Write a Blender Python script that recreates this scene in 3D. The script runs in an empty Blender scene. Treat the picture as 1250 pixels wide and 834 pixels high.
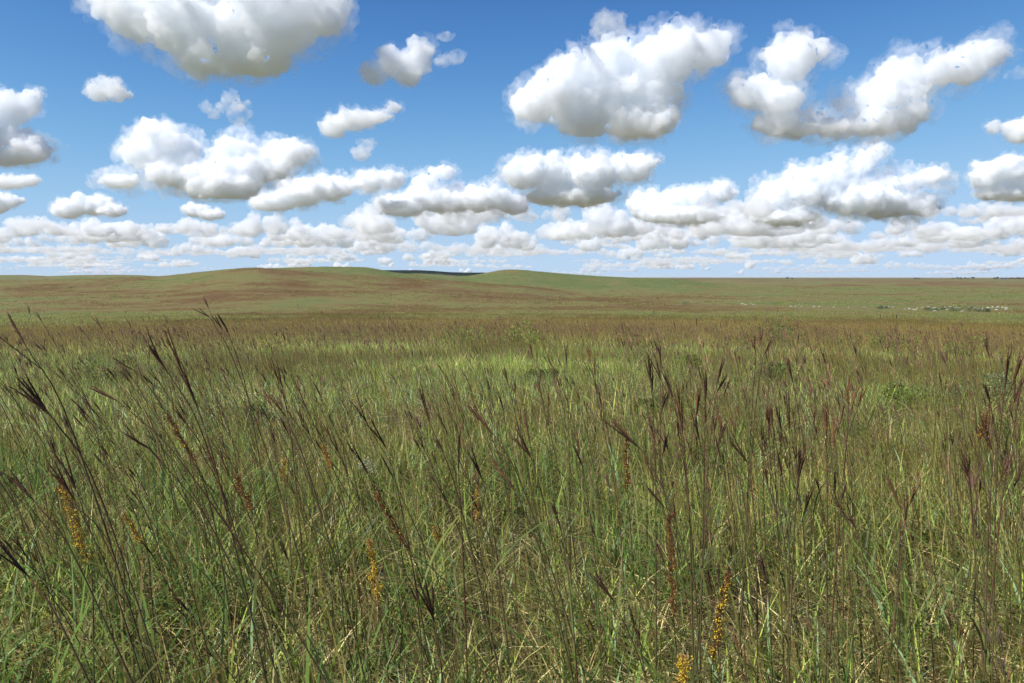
import bpy, bmesh, math, random
import numpy as np
from mathutils import Vector, Matrix, Euler, noise

R = math.radians
scene = bpy.context.scene
COL = scene.collection
rng = np.random.default_rng(7)
random.seed(7)

# ---------------------------------------------------------------- camera model
EYE = 1.62                       # eye height above the ground underfoot
FPX = 981.0                      # focal length in pixels of the 1250 wide photograph
CX, CY, HOR = 625.0, 417.0, 338.0
PITCH = math.atan((CY - HOR) / FPX)

def ray(px, py):
    a, b = (px - CX) / FPX, (CY - py) / FPX
    v = Vector((a, math.cos(PITCH) + b * math.sin(PITCH), -math.sin(PITCH) + b * math.cos(PITCH)))
    return v.normalized()

cam_data = bpy.data.cameras.new('camera')
cam = bpy.data.objects.new('camera', cam_data)
COL.objects.link(cam)
cam.location = (0, 0, EYE)
cam.rotation_euler = (math.pi / 2 - PITCH, 0, 0)
cam_data.sensor_width = 36.0
cam_data.lens = 36.0 * FPX / 1250.0
cam_data.clip_start = 0.05
cam_data.clip_end = 200000.0
scene.camera = cam

# ---------------------------------------------------------------- light
SUN_EL, SUN_AZ = 50.0, -115.0    # azimuth measured from the view direction (+Y), clockwise
sun_dir = Vector((math.sin(R(SUN_AZ)) * math.cos(R(SUN_EL)), math.cos(R(SUN_AZ)) * math.cos(R(SUN_EL)), math.sin(R(SUN_EL))))
ld = bpy.data.lights.new('sun', 'SUN')
ld.energy = 4.8
ld.angle = R(0.53)
ld.color = (1.0, 0.965, 0.91)
sun = bpy.data.objects.new('sun', ld)
COL.objects.link(sun)
sun.rotation_euler = sun_dir.to_track_quat('Z', 'Y').to_euler()
sun.location = (0, 0, 50)

world = bpy.data.worlds.new('World')
scene.world = world
world.use_nodes = True
nt = world.node_tree
nt.nodes.clear()
sky = nt.nodes.new('ShaderNodeTexSky')
sky.sky_type = 'NISHITA'
sky.sun_disc = False
sky.sun_elevation = R(SUN_EL)
sky.sun_rotation = R(SUN_AZ)
sky.altitude = 300.0
sky.air_density = 0.6
sky.dust_density = 0.05
sky.ozone_density = 3.0
bg = nt.nodes.new('ShaderNodeBackground')
bg.inputs['Strength'].default_value = 0.15
wo = nt.nodes.new('ShaderNodeOutputWorld')
# tone of the clear sky: a / (1 + b) shoulder per channel, over the whole dome
gm = nt.nodes.new('ShaderNodeGamma'); gm.inputs['Gamma'].default_value = 2.3
def vmath(op, a, b):
    n = nt.nodes.new('ShaderNodeVectorMath'); n.operation = op
    for i, s in enumerate((a, b)):
        if isinstance(s, tuple): n.inputs[i].default_value = s
        else: nt.links.new(s, n.inputs[i])
    return n.outputs[0]
nt.links.new(sky.outputs[0], gm.inputs[0])
num = vmath('MULTIPLY', gm.outputs[0], (0.103 / 0.2125, 0.103 / 0.2125, 0.083 / 0.2125))
den = vmath('ADD', vmath('MULTIPLY', gm.outputs[0], (0.190, 0.142, 0.084)), (1.0, 1.0, 1.0))
nt.links.new(vmath('DIVIDE', num, den), bg.inputs[0])
nt.links.new(bg.outputs[0], wo.inputs[0])

vs = scene.view_settings
vs.view_transform = 'Standard'
vs.look = 'None'
vs.exposure = 0.5
vs.gamma = 1.0
cy = scene.cycles
cy.use_denoising = True
cy.denoiser = 'OPENIMAGEDENOISE'
cy.max_bounces = 40
cy.diffuse_bounces = 5
cy.glossy_bounces = 2
cy.transmission_bounces = 4
cy.volume_bounces = 40
cy.transparent_max_bounces = 24
cy.caustics_reflective = False
cy.caustics_refractive = False

# ---------------------------------------------------------------- helpers
def tag(o, label=None, cat=None, group=None, kind=None):
    if label: o['label'] = label
    if cat: o['category'] = cat
    if group: o['group'] = group
    if kind: o['kind'] = kind
    return o

def empty(name, loc=(0, 0, 0)):
    o = bpy.data.objects.new(name, None)
    COL.objects.link(o)
    o.location = loc
    o.empty_display_size = 0.1
    return o

def link_mesh(name, me, parent=None, loc=None):
    o = bpy.data.objects.new(name, me)
    COL.objects.link(o)
    if parent is not None: o.parent = parent
    if loc is not None: o.location = loc
    return o

def mesh_from(name, verts, faces, mats=(), smooth=False):
    me = bpy.data.meshes.new(name)
    me.from_pydata([tuple(v) for v in verts], [], [tuple(f) for f in faces])
    for m in mats: me.materials.append(m)
    if smooth:
        me.polygons.foreach_set('use_smooth', np.ones(len(me.polygons), dtype=bool))
    me.update()
    return me
# ---------------------------------------------------------------- clouds: closed meshes filled with scattering air, at their real distance
CLOUD_BASE = 800.0

def cloud_material(name, dens, cell=None, low=0.36, high=0.62, detail=4.0):
    m = bpy.data.materials.new(name)
    m.use_nodes = True
    t = m.node_tree
    t.nodes.clear()
    v = t.nodes.new('ShaderNodeVolumePrincipled')
    v.inputs['Color'].default_value = (0.9850, 0.9925, 1.0, 1)  # faint blue in the colour stands in for airlight over the cloud undersides
    v.inputs['Density'].default_value = dens
    v.inputs['Anisotropy'].default_value = 0.05
    if cell:                     # torn air: the density breaks up with 3D noise fixed to the place
        g = t.nodes.new('ShaderNodeNewGeometry')
        n = t.nodes.new('ShaderNodeTexNoise')
        n.inputs['Scale'].default_value = 1.0 / cell
        n.inputs['Detail'].default_value = detail
        n.inputs['Roughness'].default_value = 0.64
        r = t.nodes.new('ShaderNodeMapRange')
        r.interpolation_type = 'SMOOTHSTEP'
        r.inputs['From Min'].default_value = low
        r.inputs['From Max'].default_value = high
        r.inputs['To Min'].default_value = 0.0
        r.inputs['To Max'].default_value = dens
        t.links.new(g.outputs['Position'], n.inputs['Vector'])
        t.links.new(n.outputs['Fac'], r.inputs['Value'])
        t.links.new(r.outputs[0], v.inputs['Density'])
    o = t.nodes.new('ShaderNodeOutputMaterial')
    t.links.new(v.outputs[0], o.inputs['Volume'])
    return m

M_cloud = cloud_material('cloud_dense', 0.027, 120.0, 0.18, 0.60)
M_edge = cloud_material('cloud_edge', 0.0085, 95.0, 0.38, 0.80, 6.0)
M_thin = cloud_material('cloud_thin', 0.020, 85.0, 0.36, 0.72, 6.0)
M_far = cloud_material('cloud_far', 0.0115, 190.0, 0.36, 0.70, 5.0)

M_bank = cloud_material('cloud_bank', 0.0065, 220.0, 0.36, 0.70, 5.0)

_ico = {}
def ico(sub):
    if sub not in _ico:
        bm = bmesh.new()
        bmesh.ops.create_icosphere(bm, subdivisions=sub, radius=1.0)
        v = np.array([x.co[:] for x in bm.verts]); f = np.array([[y.index for y in x.verts] for x in bm.faces])
        bm.free()
        _ico[sub] = (v, f)
    return _ico[sub]

def without_voids(co, fc):
    """Drops the inward facing shells that joining leaves inside the body, and specks."""
    tri = np.array([t for f in fc for t in ((f[0], f[1], f[2]), (f[0], f[2], f[3] if len(f) > 3 else f[2]))])
    lab = np.arange(len(co))
    while True:
        m = lab[tri].min(axis=1)
        new = lab.copy()
        for c in range(3): np.minimum.at(new, tri[:, c], m)
        new = new[new]
        if (new == lab).all(): break
        lab = new
    a, b, c = co[tri[:, 0]], co[tri[:, 1]], co[tri[:, 2]]
    vol = np.bincount(lab[tri[:, 0]], weights=np.einsum('ij,ij->i', a, np.cross(b, c)) / 6, minlength=len(co))
    big = np.abs(vol).max()
    if vol[np.argmax(np.abs(vol))] < 0: vol = -vol
    keep = vol > 0.0004 * big
    fc = [f for f in fc if keep[lab[f[0]]]]
    used = np.unique(np.array([i for f in fc for i in f])); mp = np.full(len(co), -1); mp[used] = np.arange(len(used))
    return co[used], [tuple(int(mp[i]) for i in f) for f in fc]

def skin(spheres, base, size, det, waves, grow=0.0):
    """One voxel-joined, noise-swollen closed skin round SPHERES: (centre, radii) rows in metres about the cloud's centre."""
    V, F, n = [], [], 0
    v0, f0 = ico(2)
    for c, r in spheres:
        V.append(v0 * (r + grow) + c); F.append(f0 + n); n += len(v0)
    me = bpy.data.meshes.new('tmp')
    me.from_pydata(np.concatenate(V).tolist(), [], np.concatenate(F).tolist())
    o = bpy.data.objects.new('tmp', me)
    COL.objects.link(o)
    md = o.modifiers.new('r', 'REMESH'); md.mode = 'VOXEL'; md.voxel_size = size / det; md.use_smooth_shade = True
    for k, (sc, st, hard) in enumerate(waves):
        tx = bpy.data.textures.new('cloud_noise', 'CLOUDS'); tx.noise_scale = size * sc; tx.noise_depth = 4; tx.noise_basis = 'ORIGINAL_PERLIN'; tx.noise_type = 'HARD_NOISE' if hard else 'SOFT_NOISE'
        d = o.modifiers.new('d', 'DISPLACE'); d.texture = tx; d.strength = size * st; d.mid_level = 0.5
        d.texture_coords = 'LOCAL'
    ev = o.evaluated_get(bpy.context.evaluated_depsgraph_get())
    m2 = ev.to_mesh()
    co = np.empty(len(m2.vertices) * 3); m2.vertices.foreach_get('co', co); co = co.reshape(-1, 3)
    fc = [tuple(p.vertices) for p in m2.polygons]
    ev.to_mesh_clear()
    bpy.data.objects.remove(o); bpy.data.meshes.remove(me)
    for tx in list(bpy.data.textures): bpy.data.textures.remove(tx)
    low = co[:, 2] < base
    co[low, 2] = base + (co[low, 2] - base) * 0.3
    return without_voids(co, fc)

def puff_mesh(spheres, base, size, det, mats):
    """The cloud's body and, where two materials are given, a thinner ragged fringe of air round it."""
    co, fc = skin(spheres, base, size, det, ((0.30, 0.17, 0), (0.11, 0.12, 0), (0.04, 0.07, 0)))
    parts = [(co, fc)]
    if len(mats) > 1:
        parts.append(skin(spheres, base - 0.02 * size, size, det * 0.8, ((0.22, 0.26, 0), (0.09, 0.16, 0), (0.035, 0.08, 0)), 0.055 * size))
    V = np.concatenate([p[0] for p in parts])
    F, n, mi = [], 0, []
    for k, (c, f) in enumerate(parts):
        F += [tuple(i + n for i in q) for q in f]; n += len(c); mi += [k] * len(f)
    out = mesh_from('cloud', V, F, mats)
    out.polygons.foreach_set('material_index', np.array(mi, dtype=np.int32))
    return out

def spheres_of(puffs, centre, D, r, kids=22):
    s = D / FPX
    out = []
    for p in puffs:
        x, y, rx, ry = p[:4]
        d = ray(x, y); k = D / d.y
        c = np.array(d) * k + np.array((0, 0, EYE)) - centre
        rad = np.array((rx * s, 0.5 * (rx + ry) * s, ry * s))
        c = c + np.array((0, r.uniform(-0.45, 0.45) * rad[1], 0))
        out.append((c, rad * 0.88))
        for _ in range(kids):
            u = r.normal(size=3); u /= np.linalg.norm(u)
            if u[2] < -0.2: u[2] *= -1
            q = r.uniform(0.12, 0.42) * min(rx, ry) * s
            c2 = c + rad * 0.86 * u
            out.append((c2, np.array((q * r.uniform(1, 1.5), q * 1.2, q))))
            if q > 0.25 * min(rx, ry) * s:
                for _k in range(4):
                    w = r.normal(size=3); w /= np.linalg.norm(w); w[2] = abs(w[2])
                    q2 = q * r.uniform(0.25, 0.5)
                    out.append((c2 + w * q, np.array((q2 * 1.2, q2, q2))))
    return out

def hero_cloud(label, puffs, base_y, mat=None, det=110, kids=22, group=None, seed=0, alt=CLOUD_BASE):
    r = np.random.default_rng(100 + seed)
    xs = [p[0] for p in puffs]; ys = [p[1] for p in puffs]
    mx = 0.5 * (min(p[0] - p[2] for p in puffs) + max(p[0] + p[2] for p in puffs))
    d = ray(mx, base_y)
    D = (alt - EYE) / d.z * d.y
    c = np.array(ray(mx, np.mean(ys)))
    c = c * (D / c[1]) + np.array((0, 0, EYE))
    s = D / FPX
    size = (max(p[0] + p[2] for p in puffs) - min(p[0] - p[2] for p in puffs)) * s
    hgt = (max(p[1] + p[3] for p in puffs) - min(p[1] - p[3] for p in puffs)) * s
    me = puff_mesh(spheres_of(puffs, c, D, r, kids), alt - c[2], math.sqrt(size * hgt), det * math.sqrt(math.sqrt(size * hgt) / size), [mat] if mat else [M_cloud, M_edge])
    o = link_mesh('cloud', me, loc=c)
    return tag(o, label, 'cloud', group)

CLOUD_GROUP = 'cumulus clouds in the blue sky'
hero_cloud('largest grey bottomed cumulus cloud cut by the top edge, above the hills', [(170,12,60,32),(230,28,60,48),(290,35,70,52),(345,30,60,48),(388,10,34,30),(135,-4,30,18),(250,66,50,26),(310,68,55,24),(260,-35,110,40)], 95, det=130, seed=1)
hero_cloud('small round white cloud alone under the largest cloud', [(124,114,17,13),(146,116,15,12),(133,106,17,11)], 132, seed=2)
hero_cloud('two lobed white cloud cut by the frame beside the small round cloud', [(15,137,30,20),(35,128,12,16),(8,172,30,20),(45,186,30,15),(20,192,36,12),(-20,160,30,38)], 204, seed=3)
hero_cloud('broad grey shaded cloud bank below the small round cloud', [(190,178,32,27),(212,188,26,24),(168,190,20,16),(290,182,32,18),(328,190,46,18),(365,188,24,11),(300,206,60,24),(240,215,60,20),(150,223,28,9),(275,228,58,16)], 244, det=110, seed=4)
hero_cloud('thin torn wisp of cloud rising above the broad grey bank', [(290,138,16,19),(281,122,13,10),(252,132,8,8),(262,141,9,7),(272,132,9,8)], 156, M_thin, seed=5)
hero_cloud('slender white cloud tapering upwards like a fish', [(405,156,17,14),(430,149,25,13),(458,142,22,10),(480,132,12,6)], 166, seed=6)
hero_cloud('thin ragged cloud high above the fish shaped cloud', [(458,90,20,14),(478,80,22,18),(498,82,24,20),(513,66,15,20),(500,97,18,10)], 110, None, seed=7)
hero_cloud('faint shreds of cloud next to the high ragged cloud', [(543,44,13,7),(556,70,15,10),(540,76,12,8)], 84, M_thin, det=60, seed=8)
hero_cloud('tiny pale cloud tuft under the fish shaped cloud', [(447,178,13,10),(440,188,11,11)], 197, M_thin, det=60, seed=9)
hero_cloud('big towering bright white cloud with a grey base in clear blue sky', [(655,124,30,24),(690,115,32,34),(730,116,42,42),(772,92,48,40),(815,76,44,34),(852,60,36,25),(878,48,15,11),(742,72,20,18),(790,128,48,34),(716,148,36,20),(780,150,50,22)], 174, det=130, seed=10)
hero_cloud('small wispy tuft above the big towering cloud', [(745,34,22,20),(738,44,16,13),(768,38,14,8),(758,44,16,9)], 62, M_thin, seed=11)
hero_cloud('ragged horseshoe shaped cloud with two tall arms', [(962,76,32,26),(990,64,22,13),(925,114,36,20),(950,124,34,20),(965,150,46,16),(1005,156,48,11),(1045,154,35,13),(1030,128,15,14),(1085,116,42,28),(1120,96,42,27),(1160,85,42,24),(1198,70,30,15),(1075,148,42,19),(1105,138,34,18)], 172, det=150, seed=12)
hero_cloud('tiny torn puff above one arm of the horseshoe cloud', [(976,40,9,8),(968,46,8,6)], 54, M_thin, det=50, seed=13, alt=1000)
hero_cloud('small white puff cut by the frame beside the horseshoe cloud', [(1243,90,15,8),(1258,90,20,10)], 100, M_thin, det=60, seed=14)
hero_cloud('two small puffs cut by the frame below the horseshoe cloud', [(1242,162,14,14),(1214,156,9,8),(1262,158,20,18)], 178, det=80, seed=15, alt=1150)
hero_cloud('billowing white cloud centred over the flat horizon', [(640,214,30,20),(680,214,34,22),(720,215,38,22),(765,206,36,18),(790,198,14,8),(700,238,68,12)], 254, det=130, seed=16)
hero_cloud('lumpy cloud with a slanting tail over the gentle twin hills', [(520,222,16,10),(540,212,18,8),(490,250,36,14),(540,243,42,18),(592,243,36,17),(622,250,26,11)], 265, det=130, seed=17)
hero_cloud('curling grey bottomed cloud over the brown hill', [(330,246,32,12),(365,236,34,17),(400,229,36,16),(445,222,23,13),(478,220,16,11)], 262, det=130, seed=18)
hero_cloud('long flat cloud between the billowing cloud and the high bank', [(800,252,34,17),(842,243,38,17),(880,234,22,12),(830,264,60,10)], 277, det=130, seed=19)
hero_cloud('widest cloud bank with a pointed peak under the horseshoe cloud', [(950,242,32,17),(990,232,36,22),(1030,216,30,20),(1058,200,20,14),(1074,186,10,8),(1100,222,34,12),(1135,218,22,9),(1050,246,60,16),(1105,252,50,15),(960,264,48,10)], 276, det=130, seed=20)
hero_cloud('heaped cloud cut by the frame above the flat horizon', [(1207,216,22,18),(1235,210,24,18),(1262,225,34,24),(1230,236,40,9)], 250, det=80, seed=21)
hero_cloud('small oval cloud over the low far hill', [(80,256,24,11),(105,250,28,13),(135,257,18,9)], 270, det=70, seed=22)
hero_cloud('small flat cloud under the two lobed cloud', [(8,223,25,9),(30,221,16,8)], 234, det=60, seed=23)
hero_cloud('rounded puff cut by the frame under the small flat cloud', [(8,246,17,9),(-12,250,25,14)], 262, det=60, seed=24)
hero_cloud('small lens shaped cloud over the brown hill flank', [(238,257,18,9),(258,262,18,8)], 272, det=60, seed=25)

# the far rows: a few cloud shapes, each copy an object of its own standing on the same cloud base
protos = []
for k in range(11):
    r = np.random.default_rng(500 + k)
    n = 4 + k % 3
    sph = []
    for i in range(n):
        c = np.array((r.uniform(-480, 480), r.uniform(-250, 250), r.uniform(20, 130)))
        rad = np.array((r.uniform(120, 260), r.uniform(140, 240), r.uniform(70, 170)))
        sph.append((c, rad))
        for _ in range(30):
            u = r.normal(size=3); u /= np.linalg.norm(u); u[2] = abs(u[2])
            q = r.uniform(0.14, 0.5) * rad[2]
            sph.append((c + rad * 0.85 * u, np.array((q * 1.4, q * 1.2, q))))
    protos.append(puff_mesh(sph, -30.0, 600.0, 56, [M_far]))

# long banks of many heads for the lowest rows
banks = []
for k in range(6):
    r = np.random.default_rng(560 + k)
    sph = []
    for i in range(11):
        c = np.array((-1500 + 300 * i + r.uniform(-90, 90), r.uniform(-350, 350), r.uniform(10, 60)))
        rad = np.array((r.uniform(190, 300), r.uniform(160, 260), r.uniform(50, 170) * r.uniform(0.5, 1.2)))
        sph.append((c, rad))
        for _ in range(14):
            u = r.normal(size=3); u /= np.linalg.norm(u); u[2] = abs(u[2])
            q = r.uniform(0.2, 0.55) * rad[2]
            sph.append((c + rad * 0.85 * u, np.array((q * 1.4, q * 1.2, q))))
    banks.append(puff_mesh(sph, -30.0, 600.0, 30, [M_bank]))

far_rows = []
r = np.random.default_rng(42)
placed = [(550,283,62),(588,272,40),(680,292,38),(775,290,50),(852,285,55),(952,300,42),(1015,304,30),(1166,268,24),(1190,275,18),(430,282,44),(352,292,30),(300,288,34),(405,300,34),(480,296,40),(60,290,36),(110,292,40),(165,300,30),(20,284,30),(905,268,40),(1225,268,34),(1140,292,40),(610,300,34),(720,305,30),(815,303,34),(250,300,26),(205,286,22),(520,306,30),(1060,305,34),(1200,300,36),(655,272,36),(1250,290,40),(985,284,36)]
for x, y, w in placed: far_rows.append((x, y, w * 1.25))
for k in range(262):
    y = 284 + 51 * r.random() ** 0.8
    far_rows.append((r.uniform(-60, 1310), y, r.uniform(14, 40) * (0.25 + (338 - y) / 62)))
EARTH = 6.371e6                  # the far rows sink with the curve of the earth
for k, (x, y, w) in enumerate(far_rows):
    d = ray(x, y)
    tn = d.z / d.y
    D = EARTH * (math.sqrt(tn * tn + 2 * (CLOUD_BASE - EYE) / EARTH) - tn)
    s = D / FPX
    c = Vector(d) * (D / d.y)
    bank = y > 303 and r.random() < 0.6
    o = link_mesh('cloud', banks[k % 6] if bank else protos[k % 11], loc=(c.x, c.y, c.z + EYE + 30))
    sc = w * s / 1100.0
    o.scale = (sc * r.uniform(1.5, 2.1), sc * 2.0, sc * r.uniform(1.6, 2.6))
    o.rotation_euler = (0, 0, r.uniform(-0.5, 0.5) + (math.pi if r.random() < 0.5 else 0))
    tag(o, 'small pale flat bottomed cloud in the crowded rows low over the horizon', 'cloud', 'small far clouds low over the horizon')
# ---------------------------------------------------------------- terrain: one sheet from underfoot to the horizon
def vnoise(x, y, seed=0):
    """Value noise, vectorised."""
    xi, yi = np.floor(x).astype(np.int64), np.floor(y).astype(np.int64)
    xf, yf = x - xi, y - yi
    u, v = xf * xf * (3 - 2 * xf), yf * yf * (3 - 2 * yf)
    def h(a, b):
        n = (a * 374761393 + b * 668265263 + seed * 974634777) & 0xFFFFFFFF
        n = ((n ^ (n >> 13)) * 1274126177) & 0xFFFFFFFF
        return ((n ^ (n >> 16)) & 0xFFFF) / 65535.0
    return (h(xi, yi) * (1 - u) + h(xi + 1, yi) * u) * (1 - v) + (h(xi, yi + 1) * (1 - u) + h(xi + 1, yi + 1) * u) * v

def fbm(x, y, scale, octs=4, seed=0, gain=0.5):
    t, a, n = 0.0, 1.0, 0.0
    for k in range(octs):
        t = t + a * vnoise(x / scale + 17.3 * k, y / scale - 9.1 * k, seed + k)
        n += a; a *= gain; scale *= 0.5
    return t / n

PROF_D = np.array([0, 5, 10, 20, 30, 50, 80, 120, 180, 300, 450, 700, 1000, 1500, 2200, 3500, 6000, 15000, 60000, 200000.0])
PROF_Z = np.array([-1.62, -1.68, -1.85, -2.35, -2.95, -4.0, -5.4, -7.2, -9.6, -14.0, -17.5, -20.5, -22, -21.5, -20, -17.5, -15, -17, -50, -160.0])
HILLS = [  # distance, front width, back width, crest line in photograph pixels
    (1150, 520, 260, [(-400,350),(-60,345),(0,343.5),(100,341),(150,339.5),(195,337.7),(225,334.5),(250,331.8),(275,329.3),(300,327.6),(318,327.4),(335,328.6),(360,330.5),(385,332.5),(430,335.5),(480,338.5),(540,342),(600,347),(700,352)]),
    (1700, 600, 350, [(200,342),(250,338),(300,331),(330,328),(360,326.8),(400,326),(430,326),(450,326.8),(466,329.6),(480,332.5),(510,335.7),(530,338),(545,339.5),(600,344),(660,347)]),
    (3750, 450, 320, [(320,338),(380,333),(430,330.5),(465,329.8),(480,329.9),(510,329.7),(530,330.6),(550,332.2),(570,332.8),(590,332.6),(620,334.5),(660,337),(700,339)]),
    (1900, 520, 400, [(420,350),(480,347),(530,342),(548,339.6),(560,338.2),(575,336.4),(590,333.9),(602,331.6),(612,329.9),(622,329.1),(640,330),(670,332.8),(700,335.2),(730,337.2),(770,339),(820,341),(900,345)]),
    (4200, 900, 600, [(-500,339),(-80,338),(0,336),(30,335.9),(62,337.2),(100,336),(140,335.5),(170,336),(195,337.4),(230,338.5),(300,340.5)]),
]

def ground_z(X, Y, parts=False):
    """Height of the ground (the ground underfoot is 0)."""
    X = np.asarray(X, dtype=float); Y = np.asarray(Y, dtype=float)
    d = np.hypot(X, Y)
    z = np.interp(d, PROF_D, PROF_Z)
    amp = np.clip((d - 90) / 300, 0, 1) * np.clip((6000 - d) / 3000, 0, 1)
    z = z + amp * (2.6 * (fbm(X, Y, 260, 3, 3) - 0.5) + 0.9 * (fbm(X, Y, 60, 3, 5) - 0.5))
    z = z + np.clip(d / 6, 0, 1) * 0.16 * (fbm(X, Y, 4.5, 3, 11) - 0.5) * np.clip((60 - d) / 40, 0, 1)
    px = CX + FPX * X / np.maximum(Y, 1e-3)
    front = Y > 0.2 * d
    which = [np.zeros(d.shape) for _ in HILLS]
    flat = z
    for k, (D, wf, wb, line) in enumerate(HILLS):
        lx, ly = zip(*line)
        e = np.interp(px, lx, ly)
        zc = (HOR - e) / FPX * D
        t = (Y - D) / np.where(Y < D, wf, wb)
        b = np.exp(-t * t * 1.3) * np.clip((1.6 - np.abs(t)) / 0.4, 0, 1)
        edge = np.clip((px - lx[0]) / 60, 0, 1) * np.clip((lx[-1] - px) / 60, 0, 1)
        zk = flat + np.clip(zc - np.interp(D, PROF_D, PROF_Z), 0, None) * b * edge * front - (flat - np.interp(d, PROF_D, PROF_Z)) * 0.8 * b * edge * front
        top = np.clip((zk - z) / 3.0, 0, 1)
        which = [w * (1 - top) for w in which]
        which[k] = top * np.clip((zk - flat) / 9.0, 0, 1)
        z = np.maximum(z, zk)
    return (z + EYE, which) if parts else z + EYE

def gz(x, y): return float(ground_z(np.array([x]), np.array([y]))[0])

def on_ground(px, py):
    """The ground point that the photograph shows at a pixel."""
    v = ray(px, py)
    k = np.geomspace(1.0, 30000, 6000)
    z = ground_z(v.x * k, v.y * k)
    i = np.argmax(EYE + v.z * k <= z)
    return Vector((v.x * k[i], v.y * k[i], z[i]))

def brownness(X, Y):
    """0 green to 1 russet: where the bluestem has turned."""
    X = np.asarray(X, dtype=float); Y = np.asarray(Y, dtype=float)
    d = np.hypot(X, Y)
    px = CX + FPX * X / np.maximum(Y, 1e-3)
    n = 0.30 * fbm(X, Y * 0.7, 340, 3, 21) + 0.40 * fbm(X, Y * 0.7, 100, 4, 31) + 0.30 * fbm(X, Y, 26, 4, 41)
    t = 0.48 + 2.7 * (n - 0.5)
    ld_ = np.log(np.maximum(d, 1))
    wob = 0.55 * (fbm(X, Y * 0.6, 38, 3, 55) - 0.5)
    mid = np.interp(px, [0, 350, 560, 900, 1050, 1250], [82, 84, 52, 50, 66, 72])
    wid = np.interp(px, [0, 350, 560, 900, 1050, 1250], [0.46, 0.44, 0.26, 0.24, 0.40, 0.46])
    band = np.exp(-((ld_ - np.log(mid) + wob) / wid) ** 2)
    t = t + 0.75 * band * (0.35 + 1.1 * fbm(X, Y, 17, 4, 51))
    t = t + 0.30 * np.clip((px - 930) / 120, 0, 1) * np.exp(-((ld_ - math.log(125) + wob) / 0.5) ** 2)
    t = t - 0.30 * np.exp(-((ld_ - math.log(190)) / 0.45) ** 2) * np.clip(1 - abs(px - 700) / 330, 0, 1)
    near = np.clip((40 - d) / 9, 0, 1)
    t = t * (1 - near) + near * (0.22 + 0.9 * (fbm(X, Y, 6, 3, 61) - 0.5))
    return t

rad = np.concatenate([[0.0], np.geomspace(0.4, 60000, 420)])
az = np.concatenate([np.arange(-180, -42, 2.0), np.arange(-42, 42, 0.125), np.arange(42, 180, 2.0)])
na, nr = len(az), len(rad)
A, RR = np.meshgrid(np.radians(az), rad)
GX, GY = RR * np.sin(A), RR * np.cos(A)
GZ, GW = ground_z(GX, GY, True)
verts = np.stack([GX, GY, GZ], -1).reshape(-1, 3)
i = np.arange(nr - 1)[:, None] * na + np.arange(na)[None, :]
j = np.arange(nr - 1)[:, None] * na + (np.arange(na)[None, :] + 1) % na
quads = np.stack([i, j, j + na, i + na], -1).reshape(-1, 4)
me = bpy.data.meshes.new('prairie_ground')
me.vertices.add(len(verts)); me.vertices.foreach_set('co', verts.ravel())
me.loops.add(quads.size); me.loops.foreach_set('vertex_index', quads.ravel().astype(np.int32))
me.polygons.add(len(quads)); me.polygons.foreach_set('loop_start', np.arange(0, quads.size, 4, dtype=np.int32))
me.polygons.foreach_set('use_smooth', np.ones(len(quads), dtype=bool))
me.update(calc_edges=True); me.validate()
br = brownness(GX, GY)
br = br + 0.10 * GW[0] - 0.42 * (GW[1] + GW[3] + GW[2]) - 0.26 * GW[4]
at = me.attributes.new('brown', 'FLOAT', 'POINT'); at.data.foreach_set('value', np.clip(br, 0, 1).ravel().astype(np.float32))

M_ground = bpy.data.materials.new('prairie_sod'); M_ground.use_nodes = True
t = M_ground.node_tree; L = t.links; bs = t.nodes['Principled BSDF']
bs.inputs['Roughness'].default_value = 0.95; bs.inputs['Specular IOR Level'].default_value = 0.1
def N(tree, kind, **kw):
    n = tree.nodes.new(kind)
    for k, v in kw.items():
        if k in n.inputs: n.inputs[k].default_value = v
        else: setattr(n, k, v)
    return n
geo = N(t, 'ShaderNodeNewGeometry')
atb = N(t, 'ShaderNodeAttribute', attribute_name='brown')
fine = N(t, 'ShaderNodeTexNoise', Scale=0.12, Detail=8.0, Roughness=0.74)
wide = N(t, 'ShaderNodeTexNoise', Scale=0.012, Detail=6.0, Roughness=0.62)
for n in (fine, wide): L.new(geo.outputs['Position'], n.inputs['Vector'])
def math_(tree, op, a, b, clamp=False):
    n = tree.nodes.new('ShaderNodeMath'); n.operation = op; n.use_clamp = clamp
    for k, s in enumerate((a, b)):
        if isinstance(s, (int, float)): n.inputs[k].default_value = s
        else: tree.links.new(s, n.inputs[k])
    return n.outputs[0]
f1 = math_(t, 'MULTIPLY', math_(t, 'SUBTRACT', fine.outputs[0], 0.5), 2.0)
f2 = math_(t, 'MULTIPLY', math_(t, 'SUBTRACT', wide.outputs[0], 0.5), 1.2)
fac = math_(t, 'ADD', math_(t, 'ADD', atb.outputs['Fac'], f1), f2, True)
ramp = N(t, 'ShaderNodeValToRGB')
cr = ramp.color_ramp
cr.elements[0].position = 0.0; cr.elements[0].color = (0.112, 0.142, 0.042, 1)
cr.elements[1].position = 1.0; cr.elements[1].color = (0.130, 0.072, 0.028, 1)
for p, c in ((0.3, (0.168, 0.164, 0.056)), (0.5, (0.182, 0.148, 0.055)), (0.75, (0.150, 0.097, 0.037))):
    e = cr.elements.new(p); e.color = (*c, 1)
L.new(fac, ramp.inputs[0])
spk = N(t, 'ShaderNodeTexNoise', Scale=1.3, Detail=5.0, Roughness=0.7)
L.new(geo.outputs['Position'], spk.inputs['Vector'])
mul = N(t, 'ShaderNodeMapRange'); L.new(spk.outputs[0], mul.inputs['Value'])
for k, v in (('From Min', 0.3), ('From Max', 0.7), ('To Min', 0.575), ('To Max', 1.165)): mul.inputs[k].default_value = v
mx = N(t, 'ShaderNodeVectorMath', operation='SCALE'); L.new(ramp.outputs[0], mx.inputs[0]); L.new(mul.outputs[0], mx.inputs['Scale'])
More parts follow.
